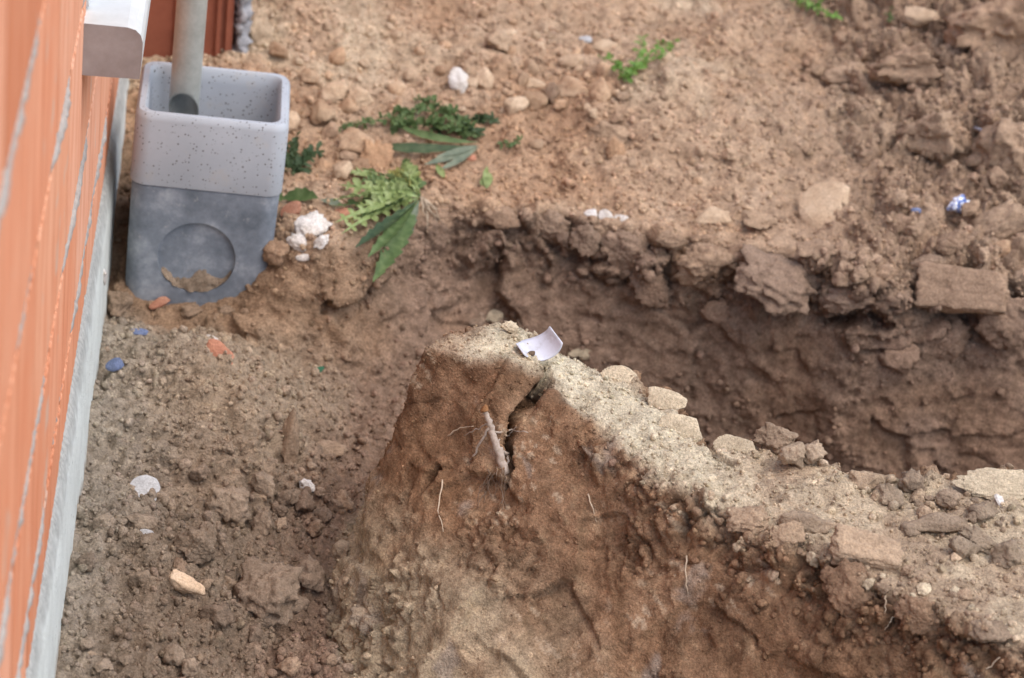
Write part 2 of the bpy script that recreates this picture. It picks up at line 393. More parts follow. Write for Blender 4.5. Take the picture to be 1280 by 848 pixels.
fac = mixc(one*L(.285, .165, .092), one*L(.365, .222, .132), .5+.9*hue2+.5*Q['scr'])
fac = mixc(fac, one*L(.19, .108, .062), sstep(-.05, .3, fbm(V*11+3, 82, 4))*.75)
fac = mixc(fac, one*L(.29, .175, .105), np.clip(sstep(.0, .35, fbm(V*8, 75, 3))*.5+Q['rough']*.5,0,1)*.8)
fac = mixc(fac, one*L(.52, .42, .285), sstep(.06, -.06, z+.085+jit*2.5+.06*hue)*sstep(.26, .04, x+jit*3)*.9)      # pale subsoil low on the nose
smear = sstep(.30, .5, fbm(V*np.array([11, 11, 6])+Q['scr2'][:, None]*.8, 76, 4)+.15*hue2)
fac = mixc(fac, one*L(.385, .315, .255), smear*.65)                                                        # grey-buff clay smeared by the bucket
fac = mixc(fac, one*L(.5, .36, .22), sstep(.35, .5, Q['scr'])*.35)
fac = mixc(fac, one*L(.55, .42, .29), sstep(.34, .42, Q['scr3'])*sstep(-.05, .2, fbm(V*7, 78, 2))*.75)
fac = fac*.88*(1+.22*fbm(V*75, 79, 3)[:, None])
topc = mixc(one*L(.57, .485, .34), one*L(.67, .58, .42), .5+1.2*hue2)
topc = mixc(topc, one*L(.36, .25, .16), sstep(-.03, -.09, x+jit*2)*.8)
topc = mixc(topc, one*L(.50, .385, .26), sstep(.18, .4, x+jit*3)*.9)
topc = mixc(topc, one*L(.36, .25, .165), sstep(-.1, .3, hue2+.2*hue)*.7*sstep(.2, .45, x))
topc = mixc(topc, one*L(.3, .2, .13), sstep(.04, .0, dT+jit*.5)*.4)
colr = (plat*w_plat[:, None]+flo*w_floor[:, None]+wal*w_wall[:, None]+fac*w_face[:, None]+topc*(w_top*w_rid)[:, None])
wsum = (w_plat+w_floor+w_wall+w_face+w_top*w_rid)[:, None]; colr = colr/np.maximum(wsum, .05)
colr = colr*(1+.16*hue3[:, None])*(1+.10*(Q['cb']-.5)[:, None])
fc = lambda a: a[F].mean(1)
m_rid = fc(w_rid) > .5; m_flo = (~m_rid) & (fc(w_floor) > .5); m_wal = (~m_rid) & (~m_flo) & (fc(w_wall) > .5)
m_gr = ~(m_rid | m_flo | m_wal)
ALLV, ALLF, ALLC = V, F, colr
PROBE = obj('probe', mesh_np('probe', V, F))           # removed below, used only to stand things on the ground
for nm, mk in (('ground', m_gr), ('trench_wall', m_wal), ('trench_floor', m_flo), ('earth_ridge', m_rid)):
    v_, f_, c_ = compact(V, F, mk, colr)
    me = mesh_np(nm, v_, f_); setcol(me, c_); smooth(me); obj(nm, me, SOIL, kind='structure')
# wide ground round the dig
rv = []; 
bx = np.concatenate([gx[::6], np.full(len(gy[::6]), X1), gx[::-6], np.full(len(gy[::6]), X0)])
by = np.concatenate([np.full(len(gx[::6]), Y0), gy[::6], np.full(len(gx[::6]), Y1), gy[::-6]])
cx_, cy_ = (X0+X1)/2, (Y0+Y1)/2
inx = cx_+(bx-cx_)*.985; iny = cy_+(by-cy_)*.985
bz = height(inx, iny)-.006
rings = [(0, 0), (.15, .2), (.5, .6), (2, 1), (10, 1), (40, 1), (200, 1)]
for s, bl in rings:
    ang = np.arctan2(by-cy_, bx-cx_)
    sx = inx+np.cos(ang)*s; sy = iny+np.sin(ang)*s
    rv.append(np.stack([sx, sy, bz*(1-bl)+bl*(.05+.02*s/(1+s*.1)*(s > 1))+.02*fbm(np.stack([sx, sy, sx*0], 1)*3, 81, 3)*(s > 0)], 1))
k = len(bx); rv = np.concatenate(rv); rf = []
for i in range(len(rings)-1):
    a_ = i*k+np.arange(k); b_ = i*k+np.roll(np.arange(k), -1); rf.append(np.stack([a_, a_+k, b_+k, b_], 1))
me = mesh_np('terrain', rv, np.concatenate(rf)); setcol(me, np.tile([[.42, .28, .17]], (len(rv), 1))); smooth(me); obj('terrain', me, SOIL, kind='structure')
bpy.context.view_layer.update()
def hit(px, py):
    v = ray(px, py).normalized(); ok, loc, nor, _ = PROBE.ray_cast(CAM, v)
    if not ok: loc, nor = lv(px, py, 0), Vector((0, 0, 1))
    if nor.dot(v) > 0: nor = -nor
    return loc, nor, v
def soft_normal(px, py, r=10):
    n_ = Vector()
    for dx, dy in ((0, 0), (r, 0), (-r, 0), (0, r), (0, -r)): n_ += hit(px+dx, py+dy)[1]
    return n_.normalized()

# ------------------------------------------------------------------ BRICK WALL
WB = lv(66, 848, -.12); WA = lv(172, 100, -.12); wd = (WA-WB).normalized(); WROT = math.asin(-wd.x)
M['mortar'] = simple('mortar', (.30, .27, .24), (.46, .42, .37), 60, .95, .8, .004)
def brick_mat():
    m_, t, b = mat('hollow_brick'); o = coord(t); g = gcoord(t)
    mp = N(t, 'ShaderNodeMapping'); mp.inputs['Scale'].default_value = (60, 60, 3); t.links.new(o, mp.inputs[0])
    st = noise(t, 1, 1.5, .6, mp.outputs[0]); n = noise(t, 9, 5, .6, g)
    c = ramp(t, st, [(.25, (.54, .20, .10)), (.5, (.66, .27, .145)), (.75, (.74, .37, .225))])
    c = mix(t, ramp(t, n, [(.4, (0, 0, 0)), (.75, (.6, .6, .6))]), c, (.70, .36, .22))
    oi = t.nodes.new('ShaderNodeObjectInfo').outputs['Random']; c = mix(t, 1., c, ramp(t, oi, [(0, (.88, .82, .78)), (.35, (1.02, 1.0, .98)), (.6, (1.1, 1.3, 1.5)), (1, (1.05, 1.12, 1.15))]), 'MULTIPLY')
    mp2 = N(t, 'ShaderNodeMapping'); mp2.inputs['Scale'].default_value = (14, 9, 9); t.links.new(g, mp2.inputs[0])
    sm_ = noise(t, 1, 1, .5, mp2.outputs[0], 1.2)
    c = mix(t, ramp(t, sm_, [(.66, (0, 0, 0)), (.76, (.6, .6, .6))]), c, (.54, .42, .33))
    pass
    t.links.new(c, b.inputs['Base Color']); bump(t, b, st, .5, .003); b.inputs['Roughness'].default_value = .85
    return m_
M['brick'] = brick_mat()
def plinth_mat():
    m_, t, b = mat('cement_plinth'); g = gcoord(t)
    n = noise(t, 14, 6, .65, g); n2 = noise(t, 120, 5, .75, g); n3 = noise(t, 30, 5, .8, g)
    c = ramp(t, n, [(.3, (.62, .645, .59)), (.6, (.74, .77, .71))])
    c = mix(t, ramp(t, n2, [(.62, (0, 0, 0)), (.68, (1, 1, 1))]), c, (.16, .15, .12))
    c = mix(t, ramp(t, n3, [(.62, (0, 0, 0)), (.75, (.7, .7, .7))]), c, (.40, .36, .28))
    sx = N(t, 'ShaderNodeSeparateXYZ'); t.links.new(coord(t), sx.inputs[0])
    a0 = N(t, 'ShaderNodeMath', operation='ADD'); t.links.new(sx.outputs[2], a0.inputs[0]); a0.inputs[1].default_value = .15
    ad = N(t, 'ShaderNodeMath', operation='MULTIPLY_ADD'); t.links.new(n3, ad.inputs[0]); ad.inputs[1].default_value = .10; t.links.new(a0.outputs[0], ad.inputs[2])
    c = mix(t, ramp(t, ad.outputs[0], [(.245, (0, 0, 0)), (.275, (.8, .8, .8))]), c, ramp(t, n2, [(.4, (.24, .24, .22)), (.65, (.5, .5, .46))]))   # grey mortar bed squeezed out on top
    c = mix(t, ramp(t, ad.outputs[0], [(.075, (.8, .8, .8)), (.10, (0, 0, 0))]), c, (.36, .28, .2))                                                     # caked soil at the foot
    t.links.new(c, b.inputs['Base Color']); bump(t, b, n2, .8, .006); return m_
M['plinth'] = plinth_mat()
wall = obj('brick_wall', None, label='orange hollow-brick wall with scored faces on a pale cement base, along the left edge', cat='wall')
wall.location = (WB.x, WB.y, 0); wall.rotation_euler = (0, 0, WROT)
def grooved(len_, h, th=.11, pitch=.027):
    n_g = max(2, int(round(len_/pitch))); st = len_/n_g; pr = [(-.0015, 0)]
    for k in range(n_g):
        y0 = k*st; pr += [(0, y0+st*.08 if k else .003), (0, y0+st*.62), (-.0028, y0+st*.70), (-.0028, min(y0+st*.98, len_-.002))]
    pr += [(-.0015, len_), (-th, len_), (-th, 0)]
    n_ = len(pr); V_ = []; zs = [0, .003, h-.003, h]
    for j, zz in enumerate(zs):
        for (px_, py_) in pr: V_.append((px_-(.0018 if j in (0, 3) else 0), py_, zz))
    F_ = []
    for j in range(3):
        for i in range(n_):
            a_, b_ = j*n_+i, j*n_+(i+1) % n_; F_.append((a_, a_+n_, b_+n_, b_))
    F_.append(tuple(range(n_))); F_.append(tuple(3*n_+i for i in range(n_-1, -1, -1)))
    return pymesh('brick', V_, [f[::-1] for f in F_], False)
courses = [(.09, .190), (.207, .398), (.415, .664), (.682, .956), (.974, 1.215), (1.233, 1.46)]
S0, S1, SO0, SO1 = -1.3, 4.0, .46, 1.55
for ci, (z0, z1) in enumerate(courses):
    meshes = {}
    s = S0-(.25 if ci % 2 else 0)
    while s < S1:
        ln = .484; e = s+ln; a_, zz1 = s, z1
        s += .5
        spans = [(a_, e, z1)]
        if z1 > .6:
            spans = []
            if a_ < SO0: spans.append((a_, min(e, SO0), z1))
            if e > SO0 and a_ < SO1:
                if z0 < .5: spans.append((max(a_, SO0), min(e, SO1), .555))
            if e > SO1: spans.append((max(a_, SO1), e, z1))
        for (p, q_, zt) in spans:
            if q_-p < .06: continue
            key = (round(q_-p, 3), zt)
            if key not in meshes: meshes[key] = grooved(q_-p, zt-z0)
            b_ = obj('brick', meshes[key], M['brick'], wall); b_.location = (-.012+random.uniform(-.001, .001), p, z0)
bm = bmesh.new(); box(bm, (-.115, S0, -.4), (-.0163, SO0-.003, 1.455)); box(bm, (-.115, SO0-.003, -.4), (-.0163, SO1, .553)); box(bm, (-.115, SO1, -.4), (-.0163, S1, 1.455))
obj('mortar_joints', from_bm('mortar_joints', bm), M['mortar'], wall)
# mortar squeezed out of the bed joints, and the plastered jamb of the opening
for ci in range(len(courses)-1):
    zc = (courses[ci][1]+courses[ci+1][0])/2; ye = SO0-.02 if zc > .5 else S1-.02
    yv = np.arange(S0+.02, ye, .006); tv, tf = tube([(-.017, float(y_), zc) for y_ in yv], [.0098]*len(yv), 8)
    tv = np.array([tuple(v) for v in tv]); k_ = fbm(np.stack([tv[:, 1]*4, tv[:, 1]*0+ci, tv[:, 2]*0], 1), 88, 3); rr = fbm(tv*np.array([60, 60, 60]), 89, 3)
    tv[:, 0] += .012*k_+.004*rr-.0055; tv[:, 2] += .004*fbm(tv*40, 90, 3)
    obj('mortar_joint', pymesh('mortar_joint', tv, tf), M['mortar'], wall)
zv = np.linspace(.645, 1.455, 90); jv = []; 
for z_ in zv:
    for (x_, y_) in ((-.11, SO0-.002), (-.11, SO0+.012), (-.012, SO0+.012), (-.0095, SO0+.009), (-.0095, SO0-.004)): jv.append((x_, y_, z_))
jv = np.array(jv); jn = fbm(jv*45, 92, 4); jv[:, 0] += np.where(jv[:, 0] > -.05, .003*jn, 0); jv[:, 1] += .003*fbm(jv*45+4, 94, 4)
jf = [(a_*5+b_, a_*5+(b_+1) % 5, a_*5+5+(b_+1) % 5, a_*5+5+b_) for a_ in range(len(zv)-1) for b_ in range(5)]+[tuple(range(4, -1, -1)), tuple((len(zv)-1)*5+k_ for k_ in range(5))]
obj('jamb_plaster', pymesh('jamb_plaster', jv, [f[::-1] for f in jf], False), simple('pale_plaster', (.42, .46, .46), (.6, .64, .64), 70, .9, .6, .003), wall)
# rough cement plinth with a worn nose
ys = np.arange(S0, S1, .012); prof = [(-.10, -.4), (.004, -.4), (.003, -.12), (.001, .03), (-.002, .062), (-.006, .078), (-.0125, .0885), (-.10, .0888)]
Vp = []; 
for yy in ys:
    for i, (px_, pz_) in enumerate(prof):
        Vp.append((px_, yy, pz_))
Vp = np.array(Vp); nz = fbm(Vp*np.array([30, 12, 30]), 91, 4); act = (Vp[:, 0] > -.03) & (Vp[:, 2] > -.3) & (Vp[:, 2] < .085)
Vp[:, 0] += np.where(act, .0035*nz-.0008, 0)
n_ = len(prof); Fp = []
for j in range(len(ys)-1):
    for i in range(n_-1): Fp.append((j*n_+i, j*n_+i+1, (j+1)*n_+i+1, (j+1)*n_+i))
Fp = [f[::-1] for f in Fp]
obj('plinth', pymesh('plinth', Vp, Fp), M['plinth'], wall, label='pale rough cement strip along the foot of the brick wall')
# window sill
pr = [(-.20, .567), (.064, .565), (.066, .60), (.066, .618), (.063, .628), (.056, .635), (.045, .638), (-.20, .645)]
V_ = [(a_, yy, b_) for yy in (.41, 1.60) for a_, b_ in pr]; n_ = len(pr)
F_ = [(i, (i+1) % n_, n_+(i+1) % n_, n_+i) for i in range(n_)]+[tuple(range(n_-1, -1, -1)), tuple(range(n_, 2*n_))]
bm = bmesh.new(); me = pymesh('sill', V_, F_, False); bm.from_mesh(me); bmesh.ops.recalc_face_normals(bm, faces=bm.faces)
me2 = bpy.data.meshes.new('sill'); bm.to_mesh(me2); bm.free()
me2.materials.append(simple('sill_white', (.52, .53, .50), (.64, .65, .63), 20, .6, .15, .001)); me2.materials.append(simple('sill_cut_end', (.24, .20, .18), (.36, .32, .30), 18, .9, .3, .002))
for p in me2.polygons:
    if len(p.vertices) > 4: p.material_index = 1
obj('sill', me2, None, wall, label='white window sill with rounded edge and grey cut end')
# plaster rag snagged behind plinth
# ------------------------------------------------------------------ DRAIN BOX
def terrazzo():
    m_, t, b = mat('speckled_concrete'); o = coord(t)
    n = noise(t, 8, 5, .6, o); c = ramp(t, n, [(.3, (.37, .395, .42)), (.7, (.46, .485, .51))])
    v = N(t, 'ShaderNodeTexVoronoi', Scale=200); t.links.new(o, v.inputs['Vector'])
    rnd = N(t, 'ShaderNodeSeparateColor'); t.links.new(v.outputs['Color'], rnd.inputs[0])
    thr = N(t, 'ShaderNodeMath', operation='MULTIPLY'); t.links.new(rnd.outputs[0], thr.inputs[0]); thr.inputs[1].default_value = .39
    lt_ = N(t, 'ShaderNodeMath', operation='LESS_THAN'); t.links.new(v.outputs['Distance'], lt_.inputs[0])
    sb = N(t, 'ShaderNodeMath', operation='SUBTRACT'); t.links.new(thr.outputs[0], sb.inputs[0]); sb.inputs[1].default_value = .08; t.links.new(sb.outputs[0], lt_.inputs[1])
    c = mix(t, lt_.outputs[0], c, (.13, .12, .11))
    w = noise(t, 26, 4, .6, o); c = mix(t, ramp(t, w, [(.58, (0, 0, 0)), (.8, (.5, .5, .5))]), c, (.5, .44, .36))
    t.links.new(c, b.inputs['Base Color']); b.inputs['Roughness'].default_value = .6; b.inputs['Specular IOR Level'].default_value = .35
    bump(t, b, noise(t, 90, 4, .6, o), .15, .001); return m_
def greyconc():
    m_, t, b = mat('grey_concrete'); o = coord(t)
    n = noise(t, 11, 7, .7, o); n2 = noise(t, 60, 5, .7, o)
    c = ramp(t, n, [(.32, (.12, .14, .16)), (.5, (.215, .24, .27)), (.66, (.40, .425, .45))])
    c = mix(t, ramp(t, n2, [(.62, (0, 0, 0)), (.75, (.6, .6, .6))]), c, (.46, .45, .43))
    c = mix(t, ramp(t, noise(t, 35, 6, .8, o), [(.64, (0, 0, 0)), (.72, (.7, .7, .7))]), c, (.28, .21, .15))
    t.links.new(c, b.inputs['Base Color']); b.inputs['Roughness'].default_value = .7; bump(t, b, n2, .3, .002); return m_
M['terrazzo'] = terrazzo(); M['greyconc'] = greyconc()
def rrect(w, d, r, z, n_=6):
    out = []
    for cx, cy, a0 in ((w/2-r, d/2-r, 0), (-w/2+r, d/2-r, 90), (-w/2+r, -d/2+r, 180), (w/2-r, -d/2+r, 270)):
        for i in range(n_+1):
            a = math.radians(a0+90*i/n_); out.append((cx+r*math.cos(a), cy+r*math.sin(a), z))
    return out
def loops_mesh(name, loops, cap0=True, cap1=True, sm=True):
    V_ = [p for l in loops for p in l]; n_ = len(loops[0]); F_ = []
    for j in range(len(loops)-1):
        for i in range(n_): F_.append((j*n_+i, j*n_+(i+1) % n_, (j+1)*n_+(i+1) % n_, (j+1)*n_+i))
    if cap0: F_.append(tuple(range(n_-1, -1, -1)))
    if cap1: F_.append(tuple((len(loops)-1)*n_+i for i in range(n_)))
    return pymesh(name, V_, F_, sm)
def autosmooth(o, ang=40):
    me = o.data; bm = bmesh.new(); bm.from_mesh(me)
    for e in bm.edges: e.smooth = len(e.link_faces) == 2 and e.calc_face_angle(0) < math.radians(ang)
    for f in bm.faces: f.smooth = True
    bm.to_mesh(me); bm.free()
PW, PD = .243, .222
pot = obj('drain_box', None, label='grey concrete drain box with speckled open collar standing beside the brick wall', cat='drain box')
pot.location = (-.521, 4.738, .088); pot.rotation_euler = (0, math.radians(2.2), math.radians(5.5))
t_ = .018
lp = [rrect(PW-.002, PD-.002, .026, .0), rrect(PW, PD, .027, .003), rrect(PW, PD, .027, .112), rrect(PW-.003, PD-.003, .026, .119), rrect(PW-.010, PD-.010, .024, .1235),
      rrect(PW-2*t_+.008, PD-2*t_+.008, .020, .1235), rrect(PW-2*t_+.001, PD-2*t_+.001, .019, .118), rrect(PW-2*t_-.002, PD-2*t_-.002, .018, .10), rrect(PW-2*t_-.012, PD-2*t_-.012, .018, .001)]
o = obj('collar', loops_mesh('collar', lp, False, False), M['terrazzo'], pot, label='pale speckled open-topped upper section'); autosmooth(o)
lp = [rrect(PW-.02, PD-.02, .03, -.26), rrect(PW-.012, PD-.012, .03, -.19), rrect(PW-.006, PD-.006, .028, -.004), rrect(PW-.010, PD-.010, .026, -.0005),
      rrect(PW-2*t_-.012, PD-2*t_-.012, .018, -.0005), rrect(PW-2*t_-.018, PD-2*t_-.018, .018, -.09)]
bs = obj('base', loops_mesh('base', lp, True, True), M['greyconc'], pot, label='dark grey lower section with a round knock-out recess')
V_, F_ = [], []
nseg = 48
cyl = tube([(-.004, -PD/2-.05, -.122), (-.004, -PD/2+.0135, -.122)], [.0655, .0625], nseg); cm = obj('cutter', pymesh('cutter', *cyl, False))
cm.parent = pot; bpy.context.view_layer.update()
md = bs.modifiers.new('cut', 'BOOLEAN'); md.operation = 'DIFFERENCE'; md.object = cm; md.solver = 'EXACT'
dg = bpy.context.evaluated_depsgraph_get(); nm_ = bpy.data.meshes.new_from_object(bs.evaluated_get(dg)); bs.modifiers.clear(); bs.data = nm_
bpy.data.objects.remove(cm, do_unlink=True)
if not bs.data.materials: bs.data.materials.append(M['greyconc'])
autosmooth(bs, 30)
o = obj('joint', loops_mesh('joint', [rrect(PW-.012, PD-.012, .026, -.0035), rrect(PW-.012, PD-.012, .026, .004)], False, False), simple('joint_dark', (.08, .07, .065), (.16, .14, .12), 50), pot)
# ------------------------------------------------------------------ DRAIN PIPE
def metal():
    m_, t, b = mat('galvanised_pipe'); o = coord(t)
    n = noise(t, 30, 6, .7, o); t.links.new(ramp(t, n, [(.3, (.36, .37, .33)), (.7, (.52, .53, .48))]), b.inputs['Base Color'])
    b.inputs['Metallic'].default_value = .35; b.inputs['Roughness'].default_value = .4; bump(t, b, n, .15, .001); return m_
pr_ = .0245; V_ = []; F_ = []; n_ = 40
zs = [0, .02, .045, .30, .8, 1.6, 2.3]
for R_ in (pr_, pr_-.0018):
    for j, zz in enumerate(zs):
        for k in range(n_):
            a = 2*math.pi*k/n_; yy = R_*math.sin(a)
            V_.append((R_*math.cos(a), yy, zz+(1.55*(-yy) if j == 0 else (.8*(-yy) if j == 1 else 0))))
K = len(zs)*n_
for j in range(len(zs)-1):
    for k in range(n_):
        a_, b_ = j*n_+k, j*n_+(k+1) % n_; F_.append((a_, b_, b_+n_, a_+n_)); F_.append((K+a_, K+a_+n_, K+b_+n_, K+b_))
for k in range(n_): F_.append((k, K+k, K+(k+1) % n_, (k+1) % n_))
pipe = obj('drain_pipe', pymesh('drain_pipe', V_, F_), metal(), label='galvanised metal downpipe ending open inside the speckled drain box', cat='pipe')
pipe.location = (-.566, 4.745, .175); pipe.rotation_euler = (0, math.radians(1.5), 0); autosmooth(pipe, 50)
# ------------------------------------------------------------------ BRICK PIER behind the box
M['redbrick'] = simple('red_ceramic', (.24, .075, .042), (.36, .125, .07), 14, .85, .3, .003)
pier = obj('brick_pier', None, label='dark red hollow-brick stub with a torn hole behind the drain pipe', cat='brickwork'); pier.location = (-.622, 5.26, -.05); pier.scale = (1.055, 1.055, 1.055); pier.rotation_euler = (0, 0, math.radians(5.5))
def boxed(name, lo, hi, mt, parent, bev=.003):
    bm = bmesh.new(); box(bm, lo, hi); bmesh.ops.bevel(bm, geom=bm.edges[:], offset=bev, segments=2, affect='EDGES'); return obj(name, from_bm(name, bm), mt, parent)
boxed('brick', (-.16, .0, 0), (-.022, .11, .62), M['redbrick'], pier)
b2 = boxed('brick', (-.017, .002, 0), (.07, .11, .62), M['redbrick'], pier)
hp = [(.018, -.05, .245), (.018, .05, .245)]
V_ = []; rng = random.Random(4)
for yy in (-.05, .06):
    for k in range(14):
        a = 2*math.pi*k/14; V_.append((.030+.0135*math.cos(a)*(1+.25*rng.uniform(-1, 1)), yy, .155+.030*math.sin(a)*(1+.15*rng.uniform(-1, 1))))
for k in range(14): V_[14+k] = (V_[k][0], .06, V_[k][2])
F_ = [(i, (i+1) % 14, 14+(i+1) % 14, 14+i) for i in range(14)]+[tuple(range(13, -1, -1)), tuple(range(14, 28))]
cm = obj('cutter', pymesh('cutter', V_, F_, False)); cm.parent = pier; bpy.context.view_layer.update()
md = b2.modifiers.new('c', 'BOOLEAN'); md.object = cm; md.operation = 'DIFFERENCE'; md.solver = 'EXACT'
dg = bpy.context.evaluated_depsgraph_get(); nm_ = bpy.data.meshes.new_from_object(b2.evaluated_get(dg)); b2.modifiers.clear(); b2.data = nm_
bpy.data.objects.remove(cm, do_unlink=True)
for xx in (-.024, -.006, .046, .062): boxed('rib', (xx-.004, -.006, 0), (xx+.004, .001, .61), M['redbrick'], pier, .0015)
Vm = []; zs = np.linspace(0, .62, 170)
bmv, bmf = tube([(.084, .05, z_) for z_ in zs], [.013]*170, 20); Vm = np.array([tuple(v) for v in bmv]); Vm[:, 1] = .05+(Vm[:, 1]-.05)*3.4
Vm[:, 0] += .012*fbm(Vm*75, 95, 4)+.006*vnoise(Vm*190, 93); Vm[:, 1] += .014*fbm(Vm*75+5, 96, 4)
obj('mortar', pymesh('mortar', Vm, bmf), simple('rough_mortar', (.2, .19, .19), (.44, .43, .43), 60, .95, 1, .004), pier)

# ------------------------------------------------------------------ STONES, CLODS, SHARDS
def ico(sub):
    bm = bmesh.new(); bmesh.ops.create_icosphere(bm, subdivisions=sub, radius=1); bm.verts.ensure_lookup_table()
    V_ = np.array([v.co[:] for v in bm.verts]); F_ = np.array([[v.index for v in f.verts] for f in bm.faces]); bm.free(); return V_, F_
ICO = {s: ico(s) for s in (1, 2, 3, 4, 5)}
def rock(seed, sub=4, planes=14, rough=.08, soft=.0, boxy=False, fine=.04, pit=0):
    r_ = np.random.default_rng(seed); V_, F_ = ICO[sub]
    n_ = r_.normal(size=(planes, 3)); n_ /= np.linalg.norm(n_, axis=1)[:, None]; d_ = r_.uniform(.62, .95, planes)
    if boxy:
        ax = np.concatenate([np.eye(3), -np.eye(3)])+r_.normal(size=(6, 3))*.07; ax /= np.linalg.norm(ax, axis=1)[:, None]
        n_ = np.concatenate([ax, n_]); d_ = np.concatenate([r_.uniform(.68, .76, 6), r_.uniform(.92, 1.12, planes)])
    dot = V_@n_.T
    R_ = np.where(dot > .05, d_[None]/np.maximum(dot, .05), 9).min(1); R_ = np.minimum(R_, 1.25)
    R_ = R_*(1-soft)+soft*.85
    P = V_*R_[:, None]
    P = P*(1+rough*fbm(P*2.2+seed, seed, 3)+fine*fbm(P*7+seed, seed+5, 4))[:, None]
    if pit:
        wv = P+.18*np.stack([fbm(P*2.5+seed+q*7, seed+q, 3) for q in range(3)], 1)
        f1, f2, c_ = worley(wv*1.9+seed, seed+3); P = P*(1+pit*1.3*(c_-.5)*sstep(0, .3, f2-f1))[:, None]
        f1, f2, c_ = worley(wv*4.3+seed, seed); P = P*(1+pit*.55*((c_-.5)*sstep(0, .3, f2-f1)+np.clip(.5-f1, 0, 1)*.5))[:, None]
    P = P-(P.max(0)+P.min(0))/2; P = P/((P.max(0)-P.min(0))/2)
    me = mesh_np('rock', P, F_); smooth(me); return me
VAR = {'pebble': [rock(100+i, 4, 13, .20, .22, fine=.03, pit=.05) for i in range(14)],
       'clod': [rock(200+i, 4, 9, .25, .1, fine=.10, pit=.34) for i in range(12)],
       'bigclod': [rock(300+i, 5, 8, .26, .05, fine=.10, pit=.36) for i in range(10)],
       'block': [rock(400+i, 5, 10, .13, 0, True, fine=.08, pit=.13) for i in range(5)],
       'slab': [rock(500+i, 4, 12, .2, 0, False, fine=.08, pit=.16) for i in range(6)],
       'flake': [rock(640+i, 4, 6, .12, 0, False, fine=.06, pit=.05) for i in range(6)],
       'shard': [rock(600+i, 3, 5, .05, 0, False, fine=.02) for i in range(9)]}
for me in VAR['shard']: smooth(me, False)
for k_, l_ in VAR.items():
    for me in l_: me.name = k_
MESHM = {}
def mesh_with(me, mt):
    key = (me.name, mt.name)
    if key not in MESHM:
        c = me.copy(); c.materials.clear(); c.materials.append(mt); MESHM[key] = c
    return MESHM[key]
def put(name, px, py, w, h, shape, mt, label, cat, group=None, ang=0., thick=.7, sink=.3, face=.6, var=None, parent=None, dy=0):
    loc, _, v = hit(px, py+dy); nrm = soft_normal(px, py+dy, max(6, w*.3))
    if dy:
        v0_ = v; v = ray(px, py).normalized(); loc = CAM+v*(loc-CAM).length; nrm = Vector((0, -.3, .95)).normalized()
    dist = (loc-CAM).length; s = dist/FPX
    a_, b_ = w/2*s, h/2*s
    zz = (nrm+(-v)*face).normalized()
    a = math.radians(ang); xx = rt*math.cos(a)-up*math.sin(a); xx = (xx-zz*xx.dot(zz)).normalized(); yy = zz.cross(xx)
    c_ = thick*min(a_, b_) if thick < 5 else thick/1000
    fs = max(.55, zz.dot(-v)); b_ /= fs**.7
    hgt = c_*(1-sink); cen = loc-v*(hgt/max(.35, -v.dot(nrm)))
    l_ = VAR[shape]; me = l_[(random.randrange(len(l_)) if var is None else var) % len(l_)]
    o = obj(name, mesh_with(me, CLODM if mt in CC else M[mt]), None, parent, label, cat, group)
    if mt in CC:
        k_ = .2 if mt == 'clod_pale' else .85 if (px > 1040 and py < 330) or cat in ('clay lump',) else .35 if mt in ('clod_orange', 'clod_pale', 'clod_dark') else .55
        lc = local_col(loc)*k_+np.array(CC[mt])*(1-k_); lc = lc*random.uniform(.88, 1.1); o.color = (*[float(c) for c in lc], 1)
    o.matrix_world = Matrix.Translation(cen) @ Matrix((xx, yy, zz)).transposed().to_4x4() @ Matrix.Diagonal((a_, b_, c_, 1))
    return o

def clod_mat():
    m_, t, b = mat('soil_clod'); g = gcoord(t)
    oc = t.nodes.new('ShaderNodeObjectInfo').outputs['Color']
    c = mix(t, 1., oc, ramp(t, noise(t, 38, 5, .65, g), [(.3, (.72, .70, .68)), (.52, (1, 1, 1)), (.75, (1.3, 1.3, 1.28))]), 'MULTIPLY')
    c = mix(t, 1., c, ramp(t, noise(t, 260, 4, .7, g), [(.28, (.66, .64, .62)), (.5, (1, 1, 1)), (.75, (1.35, 1.33, 1.3))]), 'MULTIPLY')
    t.links.new(c, b.inputs['Base Color'])
    hs = N(t, 'ShaderNodeMath', operation='ADD'); t.links.new(noise(t, 330, 3, .7, g), hs.inputs[0]); t.links.new(noise(t, 110, 4, .7, g), hs.inputs[1])
    bump(t, b, hs.outputs[0], .8, .004); b.inputs['Roughness'].default_value = 1; b.inputs['Specular IOR Level'].default_value = .08
    return m_
CLODM = clod_mat()
CC = {'clod_grey': (.33, .25, .18), 'clod_dark': (.22, .16, .115), 'clod_brown': (.35, .23, .15), 'clod_orange': (.40, .235, .13), 'clod_tan': (.46, .33, .22), 'clod_pale': (.55, .455, .315)}
from mathutils.kdtree import KDTree
sub_ = np.arange(0, len(ALLV), 9); KD = KDTree(len(sub_))
for i_, v_ in zip(sub_, ALLV[sub_].tolist()): KD.insert(v_, int(i_))
KD.balance()
def local_col(p):
    return np.mean([ALLC[i_] for _, i_, _ in KD.find_n(p, 6)], 0)
